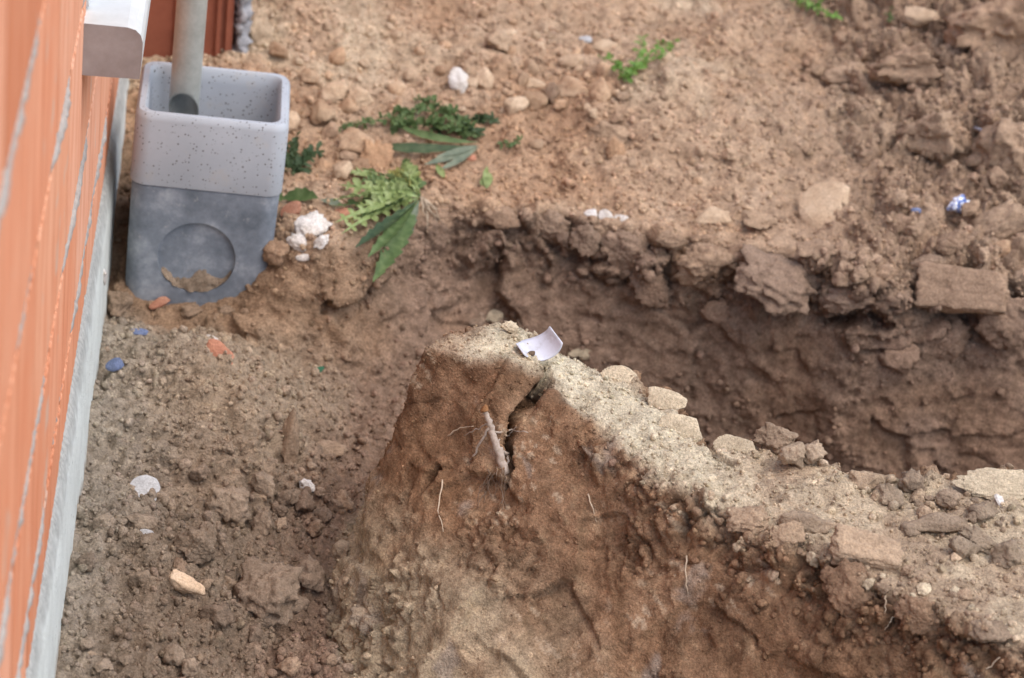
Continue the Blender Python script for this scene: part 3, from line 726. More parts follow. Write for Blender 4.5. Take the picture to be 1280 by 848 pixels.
ST = [  # name, px, py, w, h, shape, material, label, category, angle, thick, sink
 # --- loose soil beside the wall
 ('terracotta_sliver', 200, 378, 34, 11, 'shard', 'terracotta', 'long thin terracotta sliver leaning at the foot of the drain box', 'shard', -35, .8, .1),
 ('terracotta_shard', 274, 443, 38, 34, 'shard', 'terracotta', 'flat orange terracotta shard lying on the loose soil below the drain box', 'shard', 10, .25, .3),
 ('plastic_scrap', 173, 415, 26, 9, 'shard', 'blue', 'narrow blue plastic scrap lying below the terracotta sliver', 'scrap', -4, .5, .1),
 ('plastic_scrap', 143, 456, 24, 16, 'shard', 'blue', 'wider blue plastic scrap in the soil close to the wall', 'scrap', -12, .4, .1),
 ('plastic_scrap', 400, 462, 14, 8, 'shard', 'green', 'tiny dark green scrap on the slope between drain box and ridge', 'scrap', -10, .4, .1),
 ('plaster_chip', 265, 423, 17, 7, 'shard', 'white', 'thin white chip just above the flat terracotta shard', 'chip', 18, .5, .1),
 ('mortar_shard', 180, 612, 40, 38, 'shard', 'slate', 'rounded light grey mortar shard propped against a clod near the wall', 'shard', 0, .35, .1),
 ('soil_clod', 180, 654, 54, 30, 'clod', 'clod_grey', 'brown clod directly under the light grey mortar shard', 'clod', 8, .8, .3),
 ('pale_stone', 234, 732, 54, 24, 'slab', 'palestone', 'long pale stone lying aslant left of the big flat clod', 'stone', 28, .8, .25),
 ('soil_clod', 247, 684, 60, 46, 'bigclod', 'clod_grey', 'large rounded clod above the long pale stone', 'clod', 10, .8, .3),
 ('soil_clod', 332, 742, 92, 100, 'bigclod', 'clod_grey', 'biggest flat grey-brown clod on the loose soil', 'clod', 25, .5, .4),
 ('soil_clod', 363, 550, 27, 74, 'slab', 'clod_brown', 'narrow upright brown clod standing in the loose soil', 'clod', 2, .8, .35),
 ('soil_clod', 409, 564, 56, 26, 'slab', 'clod_tan', 'flat light tan clod right of the upright brown clod', 'clod', -4, .6, .2),
 ('white_stone', 384, 607, 24, 17, 'clod', 'white', 'small knobbly white stone below the flat tan clod', 'stone', 20, .8, .2),
 ('soil_clod', 284, 636, 62, 58, 'bigclod', 'clod_grey', 'squat clod above and right of the large rounded clod', 'clod', -20, .6, .45),
 ('soil_clod', 107, 703, 32, 26, 'clod', 'clod_dark', 'very dark clod lying against the cement strip of the wall', 'clod', 0, .8, .3),
 ('soil_clod', 178, 723, 40, 26, 'clod', 'clod_grey', 'small clod between the dark wall-side clod and the long pale stone', 'clod', 0, .7, .3),
 ('soil_clod', 272, 768, 48, 38, 'clod', 'clod_dark', 'dark clod touching the lower left side of the biggest flat clod', 'clod', 10, .7, .3),
 ('soil_clod', 388, 717, 48, 42, 'clod', 'clod_grey', 'clod touching the right side of the biggest flat clod', 'clod', 30, .7, .3),
 ('soil_clod', 360, 834, 36, 26, 'clod', 'clod_tan', 'light brown clod at the bottom edge below the biggest flat clod', 'clod', 0, .7, .3),
 ('soil_clod', 330, 605, 40, 30, 'clod', 'clod_grey', 'clod between the squat clod and the small white stone', 'clod', 40, .7, .3),
 ('mortar_shard', 186, 667, 24, 9, 'shard', 'slate', 'thin bluish grey shard wedged below the clod under the mortar shard', 'shard', 18, .5, .1),
 ('soil_clod', 330, 655, 34, 28, 'clod', 'clod_grey', 'clod above the top edge of the biggest flat clod', 'clod', -30, .7, .3),
 ('soil_clod', 225, 710, 20, 26, 'clod', 'clod_brown', 'small upright clod touching the top of the long pale stone', 'clod', -15, .7, .3),
 ('soil_clod', 428, 690, 26, 26, 'clod', 'clod_grey', 'clod lying against the foot of the earth ridge', 'clod', 0, .7, .3),
 ('soil_clod', 395, 662, 24, 22, 'clod', 'clod_tan', 'little tan clod above the clod beside the biggest flat clod', 'clod', 0, .7, .3),
 ('soil_clod', 250, 590, 30, 24, 'clod', 'clod_dark', 'dark clod above the squat clod on the loose soil', 'clod', 0, .6, .4),
 ('soil_clod', 350, 640, 22, 16, 'clod', 'clod_dark', 'small dark clod right of the squat clod', 'clod', 0, .6, .4),
 ('soil_clod', 150, 380, 34, 34, 'clod', 'clod_grey', 'knobbly clod between the wall and the foot of the drain box', 'clod', 0, .7, .4),
 ('soil_clod', 240, 388, 28, 22, 'clod', 'clod_grey', 'knobbly clod under the front edge of the drain box', 'clod', 0, .7, .3),
 ('soil_clod', 282, 390, 26, 20, 'clod', 'clod_grey', 'clod under the right front corner of the drain box', 'clod', 0, .7, .3),
 ('soil_clod', 345, 318, 36, 34, 'clod', 'clod_brown', 'brown clod leaning on the right side of the drain box', 'clod', 0, .7, .3),
 # --- white rubble right of the box
 ('plaster_lump', 392, 282, 50, 38, 'clod', 'white', 'largest white plaster lump right of the drain box', 'plaster', -15, .5, .2),
 ('plaster_lump', 372, 302, 34, 20, 'clod', 'white', 'white plaster piece below the largest plaster lump', 'plaster', 30, .5, .2),
 ('plaster_lump', 402, 303, 26, 16, 'clod', 'white', 'white plaster bit at lower right of the largest plaster lump', 'plaster', -30, .6, .2),
 ('plaster_chip', 378, 322, 18, 10, 'shard', 'white', 'small white chip lowest of the plaster rubble by the drain box', 'chip', 0, .6, .2),
 ('terracotta_shard', 364, 262, 30, 18, 'shard', 'terracotta', 'reddish shard between plaster rubble and the drain box', 'shard', -25, .5, .2),
 ('terracotta_shard', 428, 268, 22, 16, 'shard', 'terracotta', 'reddish shard just right of the plaster rubble', 'shard', 0, .6, .3),
 ('soil_clod', 470, 205, 44, 62, 'bigclod', 'clod_orange', 'orange clod half hidden behind the big weed', 'clod', 15, .6, .4),
 # --- stones on the far ground
 ('white_stone', 573, 103, 27, 37, 'pebble', 'white', 'bright white rounded stone on the bare slope', 'stone', -8, .7, .3),
 ('pale_stone', 606, 99, 27, 26, 'pebble', 'palestone', 'pale stone just right of the bright white stone', 'stone', 30, .7, .3),
 ('pebble', 668, 125, 34, 27, 'pebble', 'pebble', 'egg-shaped tan pebble lowest in the pebble cluster', 'pebble', 35, .8, .25),
 ('pebble', 645, 131, 24, 27, 'pebble', 'palestone', 'pale pebble at the left end of the pebble cluster', 'pebble', 60, .8, .25),
 ('pebble', 690, 117, 19, 28, 'pebble', 'clod_dark', 'dark narrow pebble in the middle of the pebble cluster', 'pebble', 10, .8, .25),
 ('pebble', 718, 112, 46, 32, 'pebble', 'pebble', 'widest brown pebble of the pebble cluster', 'pebble', 5, .8, .25),
 ('pebble', 750, 116, 27, 32, 'pebble', 'pebble', 'pebble at the right end of the pebble cluster', 'pebble', -10, .8, .25),
 ('pebble', 713, 76, 32, 19, 'pebble', 'palestone', 'flat pale pebble above the widest brown pebble', 'pebble', 5, .8, .25),
 ('pebble', 664, 84, 24, 22, 'pebble', 'pebble', 'reddish pebble above the egg-shaped pebble', 'pebble', 40, .8, .25),
 ('pebble', 669, 105, 28, 14, 'pebble', 'palestone', 'thin pale pebble resting on the egg-shaped pebble', 'pebble', -5, .8, .2),
 ('pebble', 700, 131, 18, 14, 'pebble', 'pebble', 'tiny pebble below the widest brown pebble', 'pebble', 0, .8, .2),
 ('pebble', 655, 100, 18, 20, 'pebble', 'pebble', 'small brown pebble left of the thin pale pebble', 'pebble', 0, .8, .2),
 ('pale_stone', 758, 61, 44, 22, 'slab', 'palestone', 'pale flat stone left of the small bright green weed', 'stone', 8, .6, .3),
 ('pebble', 738, 66, 18, 20, 'pebble', 'clod_orange', 'orange pebble at the left tip of the pale flat stone', 'pebble', 0, .8, .3),
 ('pebble', 757, 88, 24, 28, 'pebble', 'pebble', 'pebble between the pale flat stone and the pebble cluster', 'pebble', 0, .7, .3),
 ('pale_stone', 625, 52, 36, 30, 'clod', 'clod_tan', 'wedge-shaped tan stone highest on the bare slope', 'stone', 60, .8, .3),
 ('pebble', 417, 116, 38, 30, 'pebble', 'palestone', 'left of the two pale pebbles right of the drain box collar', 'pebble', -5, .8, .25),
 ('pebble', 450, 122, 34, 28, 'pebble', 'palestone', 'right of the two pale pebbles above the big round stone', 'pebble', 10, .8, .25),
 ('pebble', 404, 140, 32, 32, 'pebble', 'pebble', 'round pebble below the left pale pebble', 'pebble', 0, .8, .25),
 ('round_stone', 448, 180, 54, 36, 'pebble', 'pebble', 'biggest round brown stone left of the creeping weed', 'stone', 10, .8, .2),
 ('pebble', 427, 212, 28, 30, 'pebble', 'palestone', 'pebble below left of the biggest round stone', 'pebble', 40, .8, .25),
 ('pebble', 452, 208, 30, 22, 'pebble', 'pebble', 'pebble directly below the biggest round stone', 'pebble', 5, .8, .25),
 ('pebble', 414, 166, 24, 30, 'pebble', 'clod_brown', 'dull brown pebble left of the biggest round stone', 'pebble', 20, .8, .25),
 ('pebble', 436, 196, 26, 16, 'pebble', 'clod_grey', 'greyish pebble pinned under the biggest round stone', 'pebble', 10, .8, .25),
 ('pebble', 363, 152, 24, 28, 'pebble', 'palestone', 'pebble touching the right rim of the drain box', 'pebble', 0, .8, .25),
 ('round_stone', 322, 42, 44, 56, 'clod', 'clod_tan', 'tan lump right beside the red brick stub', 'stone', 0, .8, .25),
 ('pebble', 348, 62, 26, 20, 'pebble', 'pebble', 'pebble right of the tan lump by the brick stub', 'pebble', 0, .8, .25),
 ('pebble', 388, 96, 26, 20, 'pebble', 'pebble', 'pebble above left of the two pale pebbles', 'pebble', 0, .8, .25),
 ('pebble', 434, 134, 26, 22, 'pebble', 'pebble', 'pebble squeezed between the two pale pebbles', 'pebble', 0, .8, .25),
 ('pebble', 422, 70, 22, 24, 'pebble', 'pebble', 'lone pebble on the slope above the two pale pebbles', 'pebble', 0, .8, .25),
 ('pebble', 495, 110, 22, 20, 'pebble', 'pebble', 'lone pebble above the creeping weed', 'pebble', 0, .8, .25),
 ('pebble', 590, 162, 16, 14, 'pebble', 'clod_orange', 'orange pebble among the creeping weed', 'pebble', 0, .8, .25),
 ('terracotta_shard', 588, 197, 15, 9, 'shard', 'terracotta', 'tiny bright orange shard below the creeping weed', 'shard', 0, .6, .2),
 ('soil_clod', 762, 172, 62, 38, 'bigclod', 'clod_tan', 'broad tan clod on the slope below the pebble cluster', 'clod', 10, .7, .3),
 ('soil_clod', 770, 186, 26, 30, 'clod', 'clod_orange', 'orange-sided clod in front of the broad tan clod', 'clod', 0, .7, .3),
 ('pebble', 670, 180, 20, 14, 'pebble', 'pebble', 'small pebble left of the broad tan clod', 'pebble', 0, .7, .3),
 ('pebble', 550, 88, 16, 14, 'pebble', 'pebble', 'small pebble up left of the bright white stone', 'pebble', 0, .7, .3),
 ('flat_stone', 1030, 259, 66, 70, 'shard', 'palestone', 'large flat pale stone lying above the crumbling trench edge', 'stone', 20, .3, .35),
 ('pale_stone', 891, 271, 48, 22, 'slab', 'palestone', 'low pale stone left of the large flat stone', 'stone', -5, .6, .3),
 ('soil_clod', 950, 277, 48, 24, 'clod', 'clod_tan', 'tan clod between the low pale stone and the large flat stone', 'clod', 5, .6, .3),
 ('plaster_chip', 738, 268, 17, 13, 'shard', 'white', 'white chip on the trench edge, left one of three', 'chip', 0, .7, .2),
 ('plaster_chip', 757, 270, 19, 15, 'shard', 'white', 'white chip on the trench edge, middle one of three', 'chip', 30, .7, .2),
 ('plaster_chip', 775, 274, 26, 12, 'shard', 'white', 'white chip on the trench edge, right one of three', 'chip', 20, .7, .2),
 ('pale_stone', 1151, 22, 48, 26, 'slab', 'palestone', 'pale stone at the top edge left of the biggest clay block', 'stone', 12, .7, .25),
 ('clay_block', 1246, 36, 136, 112, 'bigclod', 'clod_orange', 'biggest clay block, orange-brown, in the top right corner', 'clay block', 8, .7, .3),
 ('clay_block', 1130, 82, 96, 54, 'bigclod', 'clod_brown', 'broken clay lump left of the biggest clay block', 'clay block', -4, .8, .25),
 ('soil_clod', 1078, 70, 28, 20, 'clod', 'clod_brown', 'small clod left of the broken clay lump', 'clod', 0, .7, .3),
 ('soil_clod', 1055, 92, 60, 30, 'clod', 'clod_tan', 'tan clod below left of the broken clay lump', 'clod', 0, .6, .4),
 ('clay_block', 1160, 168, 92, 62, 'bigclod', 'clod_brown', 'rounded clay lump below the broken clay lump', 'clay block', 0, .7, .35),
 ('clay_block', 1255, 195, 90, 100, 'bigclod', 'clod_brown', 'smooth brown clay lump at the right edge below the grey stick', 'clay block', 20, .6, .4),
 ('soil_clod', 1240, 290, 100, 56, 'bigclod', 'clod_tan', 'long clod at the right edge below the crumpled foil', 'clod', -25, .7, .35),
 ('soil_clod', 1195, 302, 50, 30, 'clod', 'clod_brown', 'clod above the rectangular clay slab', 'clod', -10, .7, .3),
 ('pebble', 1252, 312, 30, 24, 'pebble', 'pebble', 'round pebble above the right end of the rectangular clay slab', 'pebble', 0, .8, .2),
 ('clay_slab', 1202, 361, 118, 62, 'block', 'clod_brown', 'rectangular clay slab lodged in the trench edge at the right', 'clay block', 4, .5, .2),
 ('soil_clod', 1130, 284, 46, 34, 'clod', 'clod_brown', 'clod right of the large flat pale stone', 'clod', 0, .6, .4),
 ('soil_clod', 1160, 330, 50, 26, 'clod', 'clod_grey', 'grey clod resting on the top edge of the rectangular clay slab', 'clod', 0, .6, .3),
 ('soil_clod', 1225, 20, 40, 36, 'clod', 'clod_brown', 'clod on top of the biggest clay block', 'clod', 0, .6, .3),
 ('soil_clod', 955, 100, 34, 24, 'clod', 'clod_tan', 'lone tan clod halfway up the slope right of the green weed', 'clod', 0, .6, .4),
 # --- crumbling lip of the far trench wall
 ('clay_lump', 560, 270, 60, 30, 'clod', 'clod_brown', 'clay lump at the left end of the crumbling trench edge', 'clay lump', 0, .5, .5),
 ('clay_lump', 628, 272, 52, 30, 'clod', 'clod_brown', 'clay lump second from the left on the trench edge', 'clay lump', 10, .5, .45),
 ('clay_lump', 683, 282, 56, 46, 'bigclod', 'clod_grey', 'clay lump just left of the white chips on the trench edge', 'clay lump', 40, .7, .35),
 ('clay_lump', 735, 300, 50, 44, 'bigclod', 'clod_grey', 'grey clay lump under the white chips', 'clay lump', 0, .7, .35),
 ('clay_lump', 790, 318, 92, 58, 'bigclod', 'clod_grey', 'wide grey clay lump below right of the white chips', 'clay lump', 28, .6, .35),
 ('clay_lump', 815, 362, 66, 46, 'bigclod', 'clod_brown', 'lowest hanging clay lump of the trench edge', 'clay lump', 35, .6, .4),
 ('clay_lump', 880, 332, 72, 58, 'bigclod', 'clod_grey', 'rounded clay lump left of the biggest torn clay lump', 'clay lump', 10, .8, .3),
 ('clay_lump', 838, 300, 40, 22, 'clod', 'clod_grey', 'small clay lump on top of the wide grey lump', 'clay lump', 10, .7, .3),
 ('clay_lump', 968, 352, 110, 84, 'bigclod', 'clod_grey', 'biggest torn clay lump on the trench edge', 'clay lump', 22, .6, .3),
 ('clay_lump', 975, 308, 60, 22, 'slab', 'clod_grey', 'thin grey slab on top of the biggest torn clay lump', 'clay lump', 4, .6, .25),
 ('clay_lump', 1022, 312, 56, 24, 'slab', 'clod_dark', 'dark thin slab at upper right of the biggest torn clay lump', 'clay lump', 6, .6, .25),
 ('clay_lump', 1050, 326, 34, 56, 'bigclod', 'clod_brown', 'upright clay lump below the large flat pale stone', 'clay lump', 10, .7, .3),
 ('clay_lump', 1002, 350, 62, 26, 'slab', 'clod_grey', 'long grey flake across the biggest torn clay lump', 'clay lump', 20, .7, .1),
 ('clay_lump', 1062, 378, 66, 36, 'bigclod', 'clod_grey', 'clay lump roofing the dark hollow', 'clay lump', 12, .7, .25),
 ('clay_lump', 900, 388, 50, 34, 'clod', 'clod_brown', 'clay lump under the rounded lump, on the trench wall', 'clay lump', 20, .6, .4),
 ('clay_lump', 930, 320, 34, 46, 'clod', 'clod_orange', 'orange clay lump wedged between rounded and biggest lump', 'clay lump', 80, .6, .3),
 ('clay_lump', 1100, 345, 44, 30, 'clod', 'clod_brown', 'clay lump left of the rectangular clay slab', 'clay lump', 0, .6, .35),
 ('clay_lump', 1185, 425, 60, 64, 'bigclod', 'clod_brown', 'brown clay lump under the rectangular clay slab', 'clay lump', 60, .5, .45),
 ('clay_lump', 1252, 400, 70, 70, 'bigclod', 'clod_brown', 'brown clay lump at the right edge under the rectangular slab', 'clay lump', 20, .5, .45),
 ('clay_lump', 1125, 445, 50, 40, 'clod', 'clod_brown', 'clay lump on the trench wall below the dark hollow', 'clay lump', 20, .5, .5),
 # --- top of the ridge
 ('ridge_clod', 596, 402, 22, 14, 'clod', 'clod_grey', 'grey crumb at the tip of the ridge', 'clod', 0, .8, .3),
 ('ridge_clod', 616, 396, 26, 18, 'clod', 'clod_pale', 'pale crumb with roots left of the white shard', 'clod', 10, .8, .3),
 ('ridge_clod', 638, 408, 24, 16, 'clod', 'clod_pale', 'pale crumb just behind the white shard', 'clod', 20, .8, .3),
 ('ridge_clod', 722, 438, 34, 22, 'clod', 'clod_pale', 'pale knob on the ridge right of the white shard', 'clod', 20, .6, .4),
 ('ridge_clod', 775, 470, 50, 28, 'flake', 'clod_pale', 'flat pale flake on the ridge above the two cracked slabs', 'clod', 18, .4, .3),
 ('ridge_slab', 833, 500, 52, 28, 'flake', 'clod_pale', 'upper of the two pale cracked slabs on the ridge', 'clod', 15, .5, .2),
 ('ridge_slab', 850, 536, 60, 38, 'flake', 'clod_pale', 'lower of the two pale cracked slabs on the ridge', 'clod', 10, .5, .2),
 ('ridge_clod', 968, 551, 58, 40, 'bigclod', 'clod_grey', 'large grey clod on the back edge of the ridge', 'clod', 10, .9, .1),
 ('ridge_clod', 990, 567, 38, 36, 'clod', 'clod_grey', 'middle one of three grey clods on the back edge of the ridge', 'clod', 0, .9, .15),
 ('ridge_clod', 1018, 566, 34, 32, 'clod', 'clod_grey', 'rightmost of three grey clods on the back edge of the ridge', 'clod', 0, .9, .15),
 ('ridge_slab', 920, 560, 60, 30, 'flake', 'clod_pale', 'broad pale plate left of the three grey clods', 'clod', 12, .3, .4),
 ('ridge_slab', 1240, 606, 100, 44, 'bigclod', 'clod_pale', 'wide pale clod at the right edge on the ridge top', 'clod', 6, .5, .3),
 ('white_chip', 1250, 626, 10, 18, 'shard', 'white', 'white chip in front of the wide pale clod', 'chip', -20, .6, .2),
 ('rubble_clod', 1084, 602, 46, 28, 'clod', 'clod_brown', 'brown clod at the left end of the dark rubble heap on the ridge', 'clod', 0, .8, .2),
 ('rubble_clod', 1112, 620, 42, 34, 'clod', 'clod_dark', 'dark clod second from left in the rubble heap', 'clod', 30, .8, .2),
 ('rubble_clod', 1140, 602, 36, 36, 'clod', 'clod_dark', 'dark clod highest in the rubble heap', 'clod', 10, .8, .2),
 ('rubble_clod', 1172, 655, 88, 24, 'slab', 'clod_dark', 'long flat dark clod across the rubble heap', 'clod', -3, .8, .2),
 ('rubble_clod', 1222, 676, 54, 28, 'bigclod', 'clod_dark', 'dark slanting clod right below the long flat clod', 'clod', 35, .8, .15),
 ('rubble_clod', 1205, 684, 34, 34, 'clod', 'clod_dark', 'dark clod under the slanting clod', 'clod', 60, .8, .2),
 ('rubble_clod', 1260, 690, 44, 40, 'clod', 'clod_dark', 'dark clod at the right edge of the picture on the rubble heap', 'clod', 0, .8, .2),
 ('rubble_clod', 1140, 662, 32, 24, 'clod', 'clod_dark', 'small dark clod left below the long flat clod', 'clod', 0, .8, .2),
 ('rubble_clod', 1230, 640, 40, 28, 'clod', 'clod_dark', 'dark clod below the white chip in the rubble heap', 'clod', 0, .8, .25),
 ('rubble_clod', 1185, 625, 34, 24, 'clod', 'clod_dark', 'dark clod in the middle of the rubble heap', 'clod', 0, .8, .25),
 ('pebble', 1195, 697, 15, 11, 'pebble', 'palestone', 'tiny pale pebble below the rubble heap', 'pebble', 0, .8, .2),
 ('ridge_block', 1085, 690, 96, 46, 'block', 'clod_brown', 'upper clay block on the broken front edge of the ridge', 'clay block', 12, .6, .4),
 ('ridge_block', 1062, 735, 84, 70, 'bigclod', 'clod_brown', 'lower clay block hanging under the front edge of the ridge', 'clay block', 35, .5, .45),
 ('ridge_block', 1010, 655, 78, 30, 'slab', 'clod_grey', 'thin clay slab overhanging the front edge of the ridge', 'clay block', 20, .6, .3),
 ('ridge_block', 935, 650, 60, 44, 'bigclod', 'clod_brown', 'rounded clay knob at the front edge of the ridge', 'clay block', 10, .5, .45),
 ('ridge_block', 985, 668, 46, 34, 'clod', 'clod_brown', 'small clay knob below the overhanging slab', 'clay block', 0, .5, .4),
 ('ridge_block', 1150, 770, 70, 50, 'bigclod', 'clod_brown', 'clay lump right of the hanging block under the ridge edge', 'clay block', 20, .5, .5),
 ('ridge_block', 1240, 790, 60, 34, 'clod', 'clod_dark', 'dark clay lump at the right end of the ridge edge', 'clay block', 20, .6, .35),
 ('ridge_clod', 1205, 745, 22, 18, 'clod', 'clod_brown', 'single small brown clod on the ridge top near the right edge', 'clod', 0, .8, .25),
]
DY = {968: 12, 990: 8, 1018: 8, 722: 8, 616: 8, 596: 6, 638: 8, 833: 6, 1240: 8}
for (nm, px, py, w, h, sh, mt, lab, cat, ang, th, sk) in ST:
    if cat == 'clod' and px < 440 and py > 500: th, sk = th+.25, sk*.25
    if cat == 'pebble' or sh == 'pebble': sk = .2
    if cat == 'clay lump': sk += .15
    if nm == 'ridge_slab' or px in (722, 775, 616, 596, 638): th, sk = th*.5, .5
    if px > 1040 and py < 300 and cat in ('clay block', 'clod'): th, sk = th+.2, sk*.8
    if px == 180 and sh == 'shard': th, sk = .3, -.2
    put(nm, px, py, w, h, sh, mt, lab, cat, None, ang, th, sk, dy=DY.get(px, 0) if nm.startswith('ridge') else 0)

# many alike small clods and pebbles, one object each
def scatter(n_, poly, wr, shape, mts, name, label, cat, group):
    P = np.array(poly); c = 0; tries = 0
    while c < n_ and tries < n_*40:
        tries += 1
        px, py = random.uniform(P[:, 0].min(), P[:, 0].max()), random.uniform(P[:, 1].min(), P[:, 1].max())
        if pdist(np.array([px]), np.array([py]), poly)[0] < 0: continue
        w = wr[0]+(wr[1]-wr[0])*random.random()**1.8
        put(name, px, py, w, w*random.uniform(.6, .95), shape, random.choice(mts), label, cat, group, random.uniform(-90, 90), .8, random.uniform(.2, .45)); c += 1
scatter(50, [(95, 640), (440, 600), (425, 840), (70, 845)], (12, 36), 'clod', ['clod_grey', 'clod_grey', 'clod_dark', 'clod_tan'], 'small_clod', 'small loose clod among many on the cloddy soil between wall and ridge', 'clod', 'small clods between wall and ridge')
scatter(14, [(135, 390), (330, 385), (480, 500), (480, 590), (110, 600)], (11, 18), 'clod', ['clod_grey', 'clod_tan', 'clod_brown'], 'small_clod', 'small crumb of soil on the fine loose soil below the drain box', 'clod', 'small crumbs below the drain box')
scatter(34, [(360, 20), (560, 5), (700, 30), (640, 150), (420, 130)], (10, 18), 'pebble', ['pebble', 'pebble', 'palestone', 'clod_tan'], 'small_pebble', 'small tan pebble strewn over the slope above the creeping weed', 'pebble', 'small pebbles on the slope above the weeds')
scatter(16, [(620, 60), (780, 60), (770, 150), (620, 150)], (10, 18), 'pebble', ['pebble', 'palestone', 'clod_tan'], 'small_pebble', 'small pebble lying loose in and around the pebble cluster', 'pebble', 'small pebbles of the pebble cluster')
scatter(30, [(780, 100), (1080, 60), (1110, 260), (700, 240)], (11, 22), 'clod', ['clod_tan', 'clod_brown', 'clod_tan', 'pebble'], 'small_clod', 'small tan clod scattered over the bare slope behind the trench', 'clod', 'small clods on the bare slope')
scatter(32, [(1060, 180), (1270, 130), (1275, 330), (1080, 330)], (10, 30), 'clod', ['clod_brown', 'clod_tan', 'clod_brown'], 'small_clod', 'small brown clod among those around the crumpled foil', 'clod', 'small clods around the foil')
scatter(36, [(660, 262), (860, 285), (1080, 320), (1100, 390), (860, 370), (690, 315)], (12, 32), 'clod', ['clod_grey', 'clod_brown', 'clod_dark'], 'small_clod', 'small torn clay bit on the crumbling trench edge', 'clay lump', 'small clay bits on the trench edge')
scatter(32, [(1075, 600), (1275, 620), (1275, 720), (1140, 680)], (9, 28), 'clod', ['clod_dark', 'clod_dark', 'clod_brown'], 'small_clod', 'small dark clod among many in the rubble heap on the ridge', 'clod', 'small clods of the rubble heap')
scatter(28, [(880, 610), (1060, 660), (1270, 745), (1270, 800), (1000, 710), (880, 660)], (9, 24), 'clod', ['clod_grey', 'clod_brown', 'clod_pale'], 'small_clod', 'small clod along the broken front edge of the ridge', 'clod', 'small clods along the ridge edge')
scatter(10, [(590, 392), (640, 402), (690, 425), (760, 460), (700, 440), (600, 412)], (8, 16), 'clod', ['clod_pale', 'clod_pale', 'clod_grey'], 'small_clod', 'small pale crumb along the back edge of the ridge tip', 'clod', 'small pale crumbs on the ridge tip')

V_ = []; F_ = []; na, nb = 40, 8
for i in range(na+1):
    a = math.radians(205+135*i/na); ox, oz = .0612*math.cos(a), .0612*math.sin(a)
    zt = -.034+.010*math.sin(i*.31+1)+random.uniform(-.002, .002)+.012*max(0, ox/.06)
    for j in range(nb+1):
        t = j/nb; zz = oz+(max(oz, zt)-oz)*t
        V_.append((-.004+ox, -PD/2+.0140-.0095*(1-t)**.7*(1 if max(oz, zt)-oz > .002 else 0), -.122+zz))
for i in range(na):
    for j in range(nb): a_ = i*(nb+1)+j; F_.append((a_, a_+1, a_+nb+2, a_+nb+1))
Vd = np.array(V_); Vd[:, 1] += .007*fbm(Vd*110, 98, 4); Vd[:, 2] += .003*fbm(Vd*110+3, 99, 3)
rd = obj('caked_dirt', pymesh('caked_dirt', Vd, F_), CLODM, bs); rd.color = (.30, .23, .165, 1)
# ------------------------------------------------------------------ special small things
def near(px, py, lift=.0):
    loc, nr_, v = hit(px, py); return loc-v*lift
# curved plastic shard
loc = near(668, 440, .004); dist = (loc-CAM).length; s = dist/FPX
V_ = []; F_ = []; nu, nv_ = 18, 10
for side in (0, 1):
    for i in range(nu):
        for j in range(nv_):
            u = i/(nu-1); w = j/(nv_-1)
            a = math.radians(-58+140*u); R_ = .026+(.0016 if side else 0)
            ln = (.0205+.006*math.sin(u*3.1))*(1-.35*max(0, .35-u)/.35)
            V_.append((R_*math.sin(a), (w-.5)*2*ln*.8+.003*math.sin(u*5), .026-R_*math.cos(a)))
K = nu*nv_
for i in range(nu-1):
    for j in range(nv_-1):
        a_ = i*nv_+j; F_.append((a_, a_+nv_, a_+nv_+1, a_+1)); F_.append((K+a_, K+a_+1, K+a_+nv_+1, K+a_+nv_))
bd = [i*nv_ for i in range(nu)]+[(nu-1)*nv_+j for j in range(1, nv_)]+[i*nv_+nv_-1 for i in range(nu-2, -1, -1)]+[j for j in range(nv_-2, 0, -1)]
for q in range(len(bd)):
    a_, b_ = bd[q], bd[(q+1) % len(bd)]; F_.append((b_, a_, K+a_, K+b_))
m_, t, b = mat('white_plastic'); o_ = coord(t); t.links.new(ramp(t, noise(t, 60, 5, .7, o_), [(.3, (.44, .42, .43)), (.5, (.58, .58, .63)), (.75, (.64, .64, .70))]), b.inputs['Base Color']); b.inputs['Roughness'].default_value = .45; b.inputs['Specular IOR Level'].default_value = .4
sh = obj('plastic_shard', pymesh('plastic_shard', V_, F_), m_, label='curved white plastic tube shard lying on the tip of the ridge', cat='shard')
sh.matrix_world = Matrix.Translation(loc+Vector((.0, 0, .001))) @ Matrix.Rotation(math.radians(32), 4, 'Z') @ Matrix.Rotation(math.radians(-6), 4, 'Y') @ Matrix.Rotation(math.radians(14), 4, 'X') @ Matrix.Scale(1.12, 4)
dc = obj('dirt_spot', mesh_with(VAR['clod'][2], M['clod_dark']), None, sh); dc.location = (-.008, -.006, .0035); dc.scale = (.006, .004, .0025)
# broken root with side rootlets
M['root'] = simple('root_bark', (.24, .18, .13), (.50, .42, .35), 140, .85, .6, .001)
M['hair'] = simple('root_hair', (.16, .11, .075), (.28, .2, .14), 80)
M['straw'] = simple('pale_root', (.42, .32, .22), (.58, .47, .34), 80, .85, .3, .001)
def strand(pts, r0_, r1_, lift, seg=4, jit=.002, n_=7):
    P = [near(px, py, l_) for (px, py), l_ in zip(pts, lift)]; out = []
    for i in range(len(P)-1):
        for k in range(seg): out.append(P[i].lerp(P[i+1], k/seg))
    out.append(P[-1]); out = [p+Vector([random.uniform(-jit, jit) for _ in range(3)]) if 0 < i < len(out)-1 else p for i, p in enumerate(out)]
    return tube(out, [r0_+(r1_-r0_)*i/(len(out)-1) for i in range(len(out))], n_)
rs = obj('broken_root', None, label='snapped pale root sticking up from the ridge face below the crack', cat='root')
def child(name, vf, mt, par): return obj(name, pymesh(name, *vf), M[mt], par)
stem_ = child('root_stem', strand([(632, 592), (622, 560), (612, 530), (606, 512)], .0066, .0034, (-.004, .012, .022, .028), 6, .0016, 12), 'root', rs)
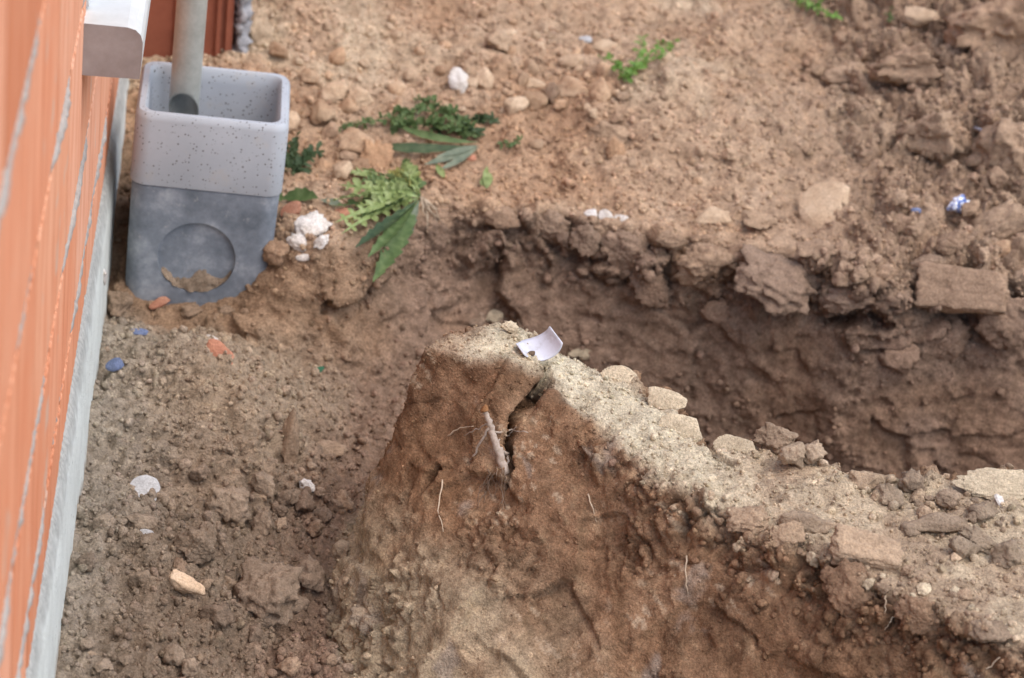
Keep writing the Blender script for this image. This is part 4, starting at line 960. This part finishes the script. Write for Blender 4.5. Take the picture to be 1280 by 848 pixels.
child('snapped_tip', strand([(606, 514), (604.5, 508)], .0062, .0045, (.028, .031), 3, .001, 10), 'clod_orange', stem_)
child('rootlet', strand([(612, 535), (600, 555), (588, 575)], .0022, .0012, (.022, .012, .008)), 'root', rs)
child('rootlet', strand([(618, 540), (640, 538), (660, 541)], .0016, .0007, (.016, .016, .014)), 'root', rs)
child('rootlet', strand([(622, 552), (636, 544), (645, 534)], .0013, .0006, (.012, .014, .012)), 'root', rs)
child('rootlet', strand([(608, 530), (596, 538), (580, 545)], .0012, .0006, (.02, .014, .008)), 'root', rs)
child('rootlet', strand([(626, 560), (636, 570), (634, 585)], .003, .0015, (.008, .006, .002)), 'root', rs)
for q in range(14):
    a0 = (random.uniform(600, 634), random.uniform(580, 615)); a1 = (a0[0]+random.uniform(-22, 12), a0[1]+random.uniform(15, 55))
    child('root_hair', strand([a0, ((a0[0]+a1[0])/2+random.uniform(-6, 6), (a0[1]+a1[1])/2), a1], .0007, .0004, (.003, .006, .002), 4, .0015, 5), 'hair', rs)
RL = [([(735, 618), (741, 636), (746, 654)], 'short pale rootlet under the grey smear on the ridge face'), ([(1120, 768), (1110, 780), (1106, 788)], 'short pale rootlet below the hanging clay block'), ([(858, 695), (857, 720), (860, 742)], 'fine hanging rootlet in the middle of the ridge face'),
      ([(553, 600), (548, 640), (554, 665)], 'fine rootlet on the ridge nose left of the broken root'), ([(1250, 822), (1235, 835), (1222, 846)], 'rootlet in the bottom right corner of the ridge face'), ([(560, 545), (575, 535), (592, 533)], 'thin rootlet just left of the broken root'),
      ([(1107, 745), (1106, 757), (1107, 768)], 'tiny rootlet hanging from the lower clay block')]
for p, lab in RL: obj('rootlet', pymesh('rootlet', *strand(p, .0013, .0006, (.002, .005, .002), 4, .0012, 6)), M['straw'], None, lab, 'root')
# stick, foil, blue speck
obj('grey_stick', pymesh('grey_stick', *strand([(1218, 160), (1237, 166), (1255, 173)], .003, .0026, (.012, .012, .012), 3, .0003, 8)), simple('grey_wood', (.26, .25, .27), (.42, .41, .44), 60), None, 'thin straight grey stick on the smooth clay lump at the right', 'stick')
fo = put('foil_wrapper', 1198, 256, 30, 24, 'clod', 'white', 'crumpled white and blue foil wrapper on the brown clods', 'wrapper', None, -15, .9, .05)
def foil():
    m_, t, b = mat('foil'); o = coord(t); n = noise(t, 2.2, 3, .6, o)
    t.links.new(ramp(t, n, [(.42, (.12, .22, .6)), (.5, (.8, .84, .92)), (.7, (.92, .94, .98))]), b.inputs['Base Color']); b.inputs['Roughness'].default_value = .3; b.inputs['Specular IOR Level'].default_value = .5; return m_
me = rock(777, 3, 26, .5, 0, fine=.35); smooth(me, False); me.materials.append(foil()); fo.data = me
put('plastic_scrap', 1145, 263, 13, 7, 'shard', 'blue', 'tiny blue speck left of the crumpled foil', 'scrap', None, 10, .4, .1)
put('plastic_scrap', 732, 49, 17, 9, 'shard', 'slate', 'small greenish grey scrap above the pale flat stone', 'scrap', None, 5, .5, .1)
rg = put('plastic_rag', 148, 292, 9, 40, 'slab', 'white', 'white plastic rag snagged between the wall and the drain box', 'rag', None, 8, 1., .0)
rg.location = (-.652, 4.50, -.02); rg.scale = (.008, .012, .032)

# ------------------------------------------------------------------ PLANTS
def leafmat(name, c1, c2, c3):
    m_, t, b = mat(name); g = gcoord(t); n = noise(t, 60, 4, .6, g)
    t.links.new(ramp(t, n, [(.3, c1), (.5, c2), (.72, c3)]), b.inputs['Base Color'])
    b.inputs['Roughness'].default_value = .55; b.inputs['Specular IOR Level'].default_value = .3
    bump(t, b, noise(t, 160, 3, .6, g), .3, .001)
    tr = N(t, 'ShaderNodeBsdfTranslucent'); tr.inputs[0].default_value = (*c3, 1); mx = N(t, 'ShaderNodeMixShader'); mx.inputs[0].default_value = .22
    t.links.new(b.outputs[0], mx.inputs[1]); t.links.new(tr.outputs[0], mx.inputs[2]); t.links.new(mx.outputs[0], t.nodes['Material Output'].inputs[0]); return m_
M['leaf'] = leafmat('leaf_green', (.06, .10, .03), (.10, .155, .05), (.17, .225, .09))
M['leafdark'] = leafmat('leaf_dark', (.03, .055, .022), (.05, .085, .032), (.1, .13, .06))
M['leafpale'] = leafmat('leaf_pale', (.16, .21, .065), (.27, .34, .12), (.40, .46, .22))
M['leafyellow'] = leafmat('leaf_yellow', (.2, .2, .05), (.32, .31, .09), (.45, .42, .17))
M['leafbright'] = leafmat('leaf_bright', (.10, .2, .03), (.15, .28, .05), (.24, .37, .1))
M['leafgrey'] = leafmat('leaf_grey', (.12, .15, .10), (.18, .21, .14), (.27, .29, .2))
def bez(P, t):
    P = list(P)
    while len(P) > 1: P = [P[i].lerp(P[i+1], t) for i in range(len(P)-1)]
    return P[0]
def blade(P, W, teeth=0, depth=.4, seg=22, nref=None, fold=.25, tipw=.0, peak=.55):
    V_ = []; F_ = []
    for i in range(seg+1):
        t = i/seg; c = bez(P, t); d = (bez(P, min(1, t+.02))-bez(P, max(0, t-.02))).normalized()
        n_ = nref if nref is not None else Vector((0, -.5, .85)); sd_ = d.cross(n_).normalized(); nn = sd_.cross(d)
        w = W*max(.03, (math.sin(math.pi*min(1, t**(math.log(.5)/math.log(peak))))**.8 if t < 1 else 0))
        ph = (t*teeth) % 1 if teeth else 0
        wl = w*(1-depth*ph) if teeth else w; ph2 = (t*teeth+.35) % 1 if teeth else 0; wr_ = w*(1-depth*ph2) if teeth else w
        V_ += [c-sd_*wl+nn*fold*wl, c-sd_*wl*.5+nn*fold*wl*.35, c, c+sd_*wr_*.5+nn*fold*wr_*.35, c+sd_*wr_+nn*fold*wr_]
    for i in range(seg):
        for k in range(4): a_ = i*5+k; F_.append((a_, a_+1, a_+6, a_+5))
    return V_, F_
def pathpx(pts, lifts): return [near(px, py, l_) for (px, py), l_ in zip(pts, lifts)]
pxm = 5.3/FPX
def nview(k=.6): return (Vector((0, 0, 1))*(1-k)+(-fw)*k).normalized()
# big toothed weed on the trench edge
def lobed(P, W, pairs, rg_, curl=.3):
    nr_ = (nview(rg_.uniform(.2, .7))+Vector([rg_.gauss(0, .4) for _ in range(3)])).normalized()
    V_, F_ = blade(P, W*.30, 0, 0, 14, nr_, .3, peak=.45)
    for k in range(pairs):
        t = .22+.74*k/pairs; c = bez(P, t); d = (bez(P, min(1, t+.03))-bez(P, max(0, t-.03))).normalized(); sd_ = d.cross(nr_).normalized(); nn = sd_.cross(d)
        ln = W*(1.15*math.sin(math.pi*(.25+.7*t))+.25)
        for sg in (-1, 1):
            l_ = ln*rg_.uniform(.75, 1.2); q = (sd_*sg*.85+d*rg_.uniform(.35, .75)).normalized(); lift_ = nn*rg_.uniform(-.1, curl)*l_
            v_, f_ = blade([c, c+q*l_*.55+lift_, c+q*l_+lift_*rg_.uniform(-.6, .8)], l_*rg_.uniform(.24, .34), rg_.choice((0, 2, 3)), .35, 9, nr_, .25, peak=.42)
            o_ = len(V_); V_ += v_; F_ += [tuple(a_+o_ for a_ in f) for f in f_]
    return V_, F_
wb = obj('toothed_weed', None, label='big light green toothed weed hanging over the trench edge right of the drain box', cat='weed')
rw = random.Random(21)
for pts, lf, W, te, mt, dp in [([(524, 250), (508, 285), (490, 312), (466, 353)], (.02, .06, .06, .035), 14, 8, 'leaf', .4), ([(524, 250), (495, 272), (472, 292), (444, 310)], (.02, .055, .06, .04), 11, 7, 'leafdark', .4),
      ([(522, 248), (503, 278), (482, 302), (460, 322)], (.02, .07, .07, .05), 10, 7, 'leaf', .35), ([(524, 252), (516, 275), (507, 298), (492, 318)], (.02, .05, .045, .03), 8, 6, 'leafgrey', .35)]:
    obj('leaf', pymesh('leaf', *blade(pathpx(pts, lf), W*pxm, te, dp, te*6, (nview(.5)+Vector([rw.gauss(0, .25) for _ in range(3)])).normalized(), rw.uniform(.2, .5))), M[mt], wb)
for i in range(30):
    a = math.radians(rw.uniform(100, 216)); ln = rw.uniform(52, 118)*(1 if a > 2.45 else .6)
    ex, ey = 520+math.cos(a)*ln, 244-math.sin(a)*ln*.75
    pts = [(522+rw.uniform(-5, 4), 246+rw.uniform(-6, 4)), (522+(ex-522)*.35+rw.uniform(-6, 6), 246+(ey-246)*.45-8), (522+(ex-522)*.75+rw.uniform(-8, 8), 246+(ey-246)*.8+rw.uniform(-8, 6)), (ex, ey)]
    obj('leaf', pymesh('leaf', *lobed(pathpx(pts, (.008, rw.uniform(.02, .08), rw.uniform(.03, .09), rw.uniform(.01, .06))), rw.uniform(8, 13)*pxm, rw.choice((5, 6, 7)), rw)), M[rw.choice(['leafpale', 'leafpale', 'leafpale', 'leaf', 'leafyellow'])], wb)
for i in range(9):
    e = (540+random.uniform(-6, 16), 262+random.uniform(0, 30))
    obj('root', pymesh('root', *strand([(526, 246), ((526+e[0])/2+random.uniform(-4, 6), (246+e[1])/2), e], .0014, .0006, (.012, .014, .004), 4, .0015, 5)), M['straw'], wb)
# sprigged small-leaf weeds
def sprig(par, stems, lift, n_leaf, size, mt, stem_mt='leaf', spread=5, name='foliage', seed=1):
    rg_ = random.Random(seed); V_ = []; F_ = []
    for st in stems:
        P = pathpx(st, [lift*(.3+.7*math.sin(math.pi*min(1, (i+.6)/len(st)))) for i in range(len(st))])
        obj('stem', pymesh('stem', *tube([bez(P, k/8) for k in range(9)], [.0016-.0001*k for k in range(9)], 6)), M[stem_mt], par)
        for k in range(n_leaf):
            t = rg_.random()**.8; c = bez(P, t)+Vector([rg_.uniform(-1, 1)*spread*pxm for _ in range(3)])*.5
            d = Vector([rg_.gauss(0, 1), rg_.gauss(0, 1), rg_.gauss(.3, .7)]).normalized(); ln = size*pxm*rg_.uniform(.6, 1.3)
            nr_ = Vector([rg_.gauss(0, .5), rg_.gauss(-.5, .4), 1]).normalized()
            v_, f_ = blade([c, c+d*ln*.5+Vector((0, 0, ln*.12)), c+d*ln-Vector((0, 0, ln*.1))], ln*rg_.uniform(.2, .34), 3 if ln > 6*pxm else 0, .3, 8, nr_, .2)
            o_ = len(V_); V_ += v_; F_ += [tuple(i+o_ for i in f) for f in f_]
    return obj(name, pymesh(name, V_, F_), M[mt], par, kind='stuff')
cw = obj('creeping_weed', None, label='dark creeping weed with tiny leaves sprawling above the toothed weed', cat='weed')
sprig(cw, [[(592, 165), (565, 140), (525, 128), (488, 148)], [(592, 168), (545, 150), (500, 158)], [(596, 172), (560, 158), (520, 148), (490, 160)], [(590, 160), (560, 132), (520, 124)]], .03, 85, 12, 'leaf', seed=3)
sprig(cw, [[(600, 168), (570, 160), (540, 162)], [(585, 150), (600, 148), (618, 150)], [(600, 172), (590, 160), (575, 150)]], .02, 55, 10, 'leafdark', seed=4)
sprig(cw, [[(484, 150), (455, 152), (424, 160)]], .02, 55, 9, 'leaf', seed=5)
for pts, lf, W, mt in [([(595, 182), (540, 190), (500, 184), (474, 184)], (.01, .03, .03, .025), 8, 'leafdark'), ([(598, 178), (560, 178), (520, 168), (500, 158)], (.01, .025, .03, .02), 6, 'leaf'), ([(596, 184), (570, 195), (530, 206)], (.01, .02, .02), 6, 'leafgrey'), ([(598, 184), (575, 202), (550, 212)], (.01, .02, .015), 5, 'leafgrey'), ([(598, 182), (580, 188), (545, 196)], (.01, .02, .02), 5, 'leafgrey'), ([(545, 205), (550, 214), (556, 222)], (.01, .02, .01), 5, 'leafpale')]:
    obj('leaf', pymesh('leaf', *blade(pathpx(pts, lf), W*pxm, 5, .18, 24, nview(.6))), M[mt], cw)
sw = obj('bright_weed', None, label='small bright green weed on the bare slope beside the pale flat stone', cat='weed')
sprig(sw, [[(783, 98), (795, 80), (815, 60), (842, 52)], [(783, 98), (800, 72), (806, 46)], [(783, 98), (780, 78), (748, 71)], [(783, 98), (790, 85), (835, 66)], [(783, 98), (775, 90), (770, 84)], [(783, 98), (800, 80), (822, 68)]], .05, 26, 10, 'leafbright', 'leafbright', seed=6)
tw = obj('edge_weed', None, label='green weed cut by the top edge of the picture', cat='weed')
sprig(tw, [[(1020, 12), (1000, 2), (978, -8)], [(1020, 14), (1035, 12), (1050, 24)], [(1015, 10), (1030, 0), (1040, -12)], [(1015, 8), (1005, -6), (1000, -18)]], .03, 28, 10, 'leafbright', 'leaf', seed=7)
dw = obj('dark_weed', None, label='dark bushy weed growing against the right side of the drain box', cat='weed')
sprig(dw, [[(368, 215), (362, 195), (372, 172)], [(370, 215), (380, 195), (398, 188)], [(368, 215), (365, 200), (360, 182)], [(370, 215), (378, 205), (384, 196)], [(368, 216), (360, 210), (356, 200)]], .05, 40, 12, 'leafdark', 'leafdark', seed=8)
bl = obj('broad_leaf_weed', None, label='single broad green leaf low beside the drain box above the plaster rubble', cat='weed')
obj('leaf', pymesh('leaf', *blade(pathpx([(352, 250), (372, 240), (398, 248)], (.015, .035, .02)), 11*pxm, 5, .3, 26, nview(.7))), M['leaf'], bl)
obj('leaf', pymesh('leaf', *blade(pathpx([(352, 252), (348, 246), (345, 240)], (.015, .03, .02)), 7*pxm, 3, .3, 16, nview(.7))), M['leaf'], bl)
obj('leaf', pymesh('leaf', *blade(pathpx([(400, 250), (415, 252), (428, 256)], (.01, .02, .01)), 5*pxm, 4, .3, 20, nview(.7))), M['leafgrey'], bl)
ps = obj('pale_seedling', None, label='tiny pale seedling on the ground just above the trench edge', cat='weed')
for pts in ([(608, 236), (606, 222), (609, 208)], [(608, 236), (614, 226), (612, 216)], [(608, 236), (602, 230), (604, 222)]):
    obj('leaf', pymesh('leaf', *blade(pathpx(pts, (.004, .015, .02)), 4*pxm, 0, 0, 12, nview(.8))), M['leafpale'], ps)
gs = obj('small_seedling', None, label='small green seedling right of the creeping weed', cat='weed')
sprig(gs, [[(640, 182), (645, 176), (652, 172)], [(640, 182), (630, 176), (626, 180)]], .015, 12, 8, 'leaf', 'leaf', seed=9)
fl = obj('flat_sprout', None, label='little sprout beside the pale stone at the top edge', cat='weed')
sprig(fl, [[(1112, 28), (1110, 20), (1114, 12)]], .02, 10, 8, 'leaf', 'leaf', seed=10)

# ------------------------------------------------------------------ CRUMBS (stuff)
def crumbs(name, label, regw, n_, rmin, rmax, pw, sub, seed, colmul=(.95, 1.3)):
    r_ = np.random.default_rng(seed)
    P4 = ALLV[ALLF]; area = np.linalg.norm(np.cross(P4[:, 2]-P4[:, 0], P4[:, 3]-P4[:, 1]), axis=1)
    c = P4.mean(1); vis = (c[:, 0] < 1.05) & (c[:, 0] > -.75) & (c[:, 1] < 6.2) & (c[:, 1] > 3.2)
    w = area*vis*regw; w /= w.sum()
    fi = r_.choice(len(w), n_, p=w); a_, b_ = r_.random((2, n_, 1))
    P = P4[fi]; pos = (P[:, 0]*(1-a_)+P[:, 1]*a_)*(1-b_)+(P[:, 3]*(1-a_)+P[:, 2]*a_)*b_
    rad = rmin+(rmax-rmin)*r_.random(n_)**pw
    V0, F0 = ICO[sub]; nb = 10; bases = []
    for k in range(nb):
        pl = r_.normal(size=(9, 3)); pl /= np.linalg.norm(pl, axis=1)[:, None]; d_ = r_.uniform(.6, 1, 9); dot = V0@pl.T
        R_ = np.minimum(np.where(dot > .05, d_/np.maximum(dot, .05), 9).min(1), 1.1); bases.append(V0*R_[:, None]*r_.uniform(.75, 1.1, 3))
    bases = np.array(bases)[r_.integers(0, nb, n_)]
    q = r_.normal(size=(n_, 4)); q /= np.linalg.norm(q, axis=1)[:, None]; w_, x_, y_, z_ = q.T
    R = np.stack([np.stack([1-2*(y_*y_+z_*z_), 2*(x_*y_-z_*w_), 2*(x_*z_+y_*w_)], -1), np.stack([2*(x_*y_+z_*w_), 1-2*(x_*x_+z_*z_), 2*(y_*z_-x_*w_)], -1), np.stack([2*(x_*z_-y_*w_), 2*(y_*z_+x_*w_), 1-2*(x_*x_+y_*y_)], -1)], 1)
    nrm = np.cross(P[:, 2]-P[:, 0], P[:, 3]-P[:, 1]); nrm /= np.linalg.norm(nrm, axis=1)[:, None]+1e-9
    VV = np.einsum('nij,nkj->nki', R, bases)*rad[:, None, None]+(pos+nrm*rad[:, None]*.42)[:, None]
    k = len(V0); FF = (F0[None]+(np.arange(n_)*k)[:, None, None]).reshape(-1, 3)
    cc = ALLC[ALLF[fi, 0]]*r_.uniform(*colmul, (n_, 1))*(1+r_.normal(size=(n_, 3))*.012)
    me = mesh_np(name, VV.reshape(-1, 3), FF); setcol(me, np.repeat(cc, k, 0)); smooth(me, sub > 1)
    o = obj(name, me, SOIL, None, label, 'soil', None, 'stuff')
fcm = lambda a: a[F].mean(1)
lip_w = fcm(w_wall*sstep(-.15, -.02, z)*.5+w_wall*.06)
rg_edge = fcm(w_rid*np.exp(-(np.abs(dT)/.04)**2))
crumbs('soil_crumbs', 'fine soil crumbs and grit covering the bare ground behind the trench', fcm(w_plat)+lip_w, 28000, .0014, .006, 2.3, 1, 1)
crumbs('soil_crumbs', 'coarse soil crumbs strewn over the bare ground behind the trench', fcm(w_plat*sstep(-.3, .3, Q['big']))+lip_w*1.5, 1700, .0035, .010, 2.6, 2, 2)
crumbs('soil_crumbs', 'fine soil crumbs on the loose soil between wall and ridge', fcm(w_floor), 14000, .0016, .006, 1.8, 1, 3)
crumbs('soil_crumbs', 'coarse soil crumbs on the loose soil between wall and ridge', fcm(w_floor*sstep(-.3, .3, Q['big'])), 2000, .0035, .010, 2.4, 2, 4)
crumbs('soil_crumbs', 'fine pale crumbs and grit lying on top of the ridge', fcm(w_top*w_rid)+rg_edge*.5+fcm(w_face*Q['rough'])*.2+fcm(w_face)*.07, 9500, .0009, .0036, 2.4, 1, 5)
crumbs('soil_crumbs', 'coarse crumbs along the broken edges of the ridge', fcm(w_top*w_rid*sstep(.2, .5, x))*.4+rg_edge*sstep(.1, .4, fcm(x))+fcm(w_face*Q['rough'])*.05, 1100, .003, .008, 2.4, 2, 6)
bpy.data.objects.remove(PROBE, do_unlink=True)
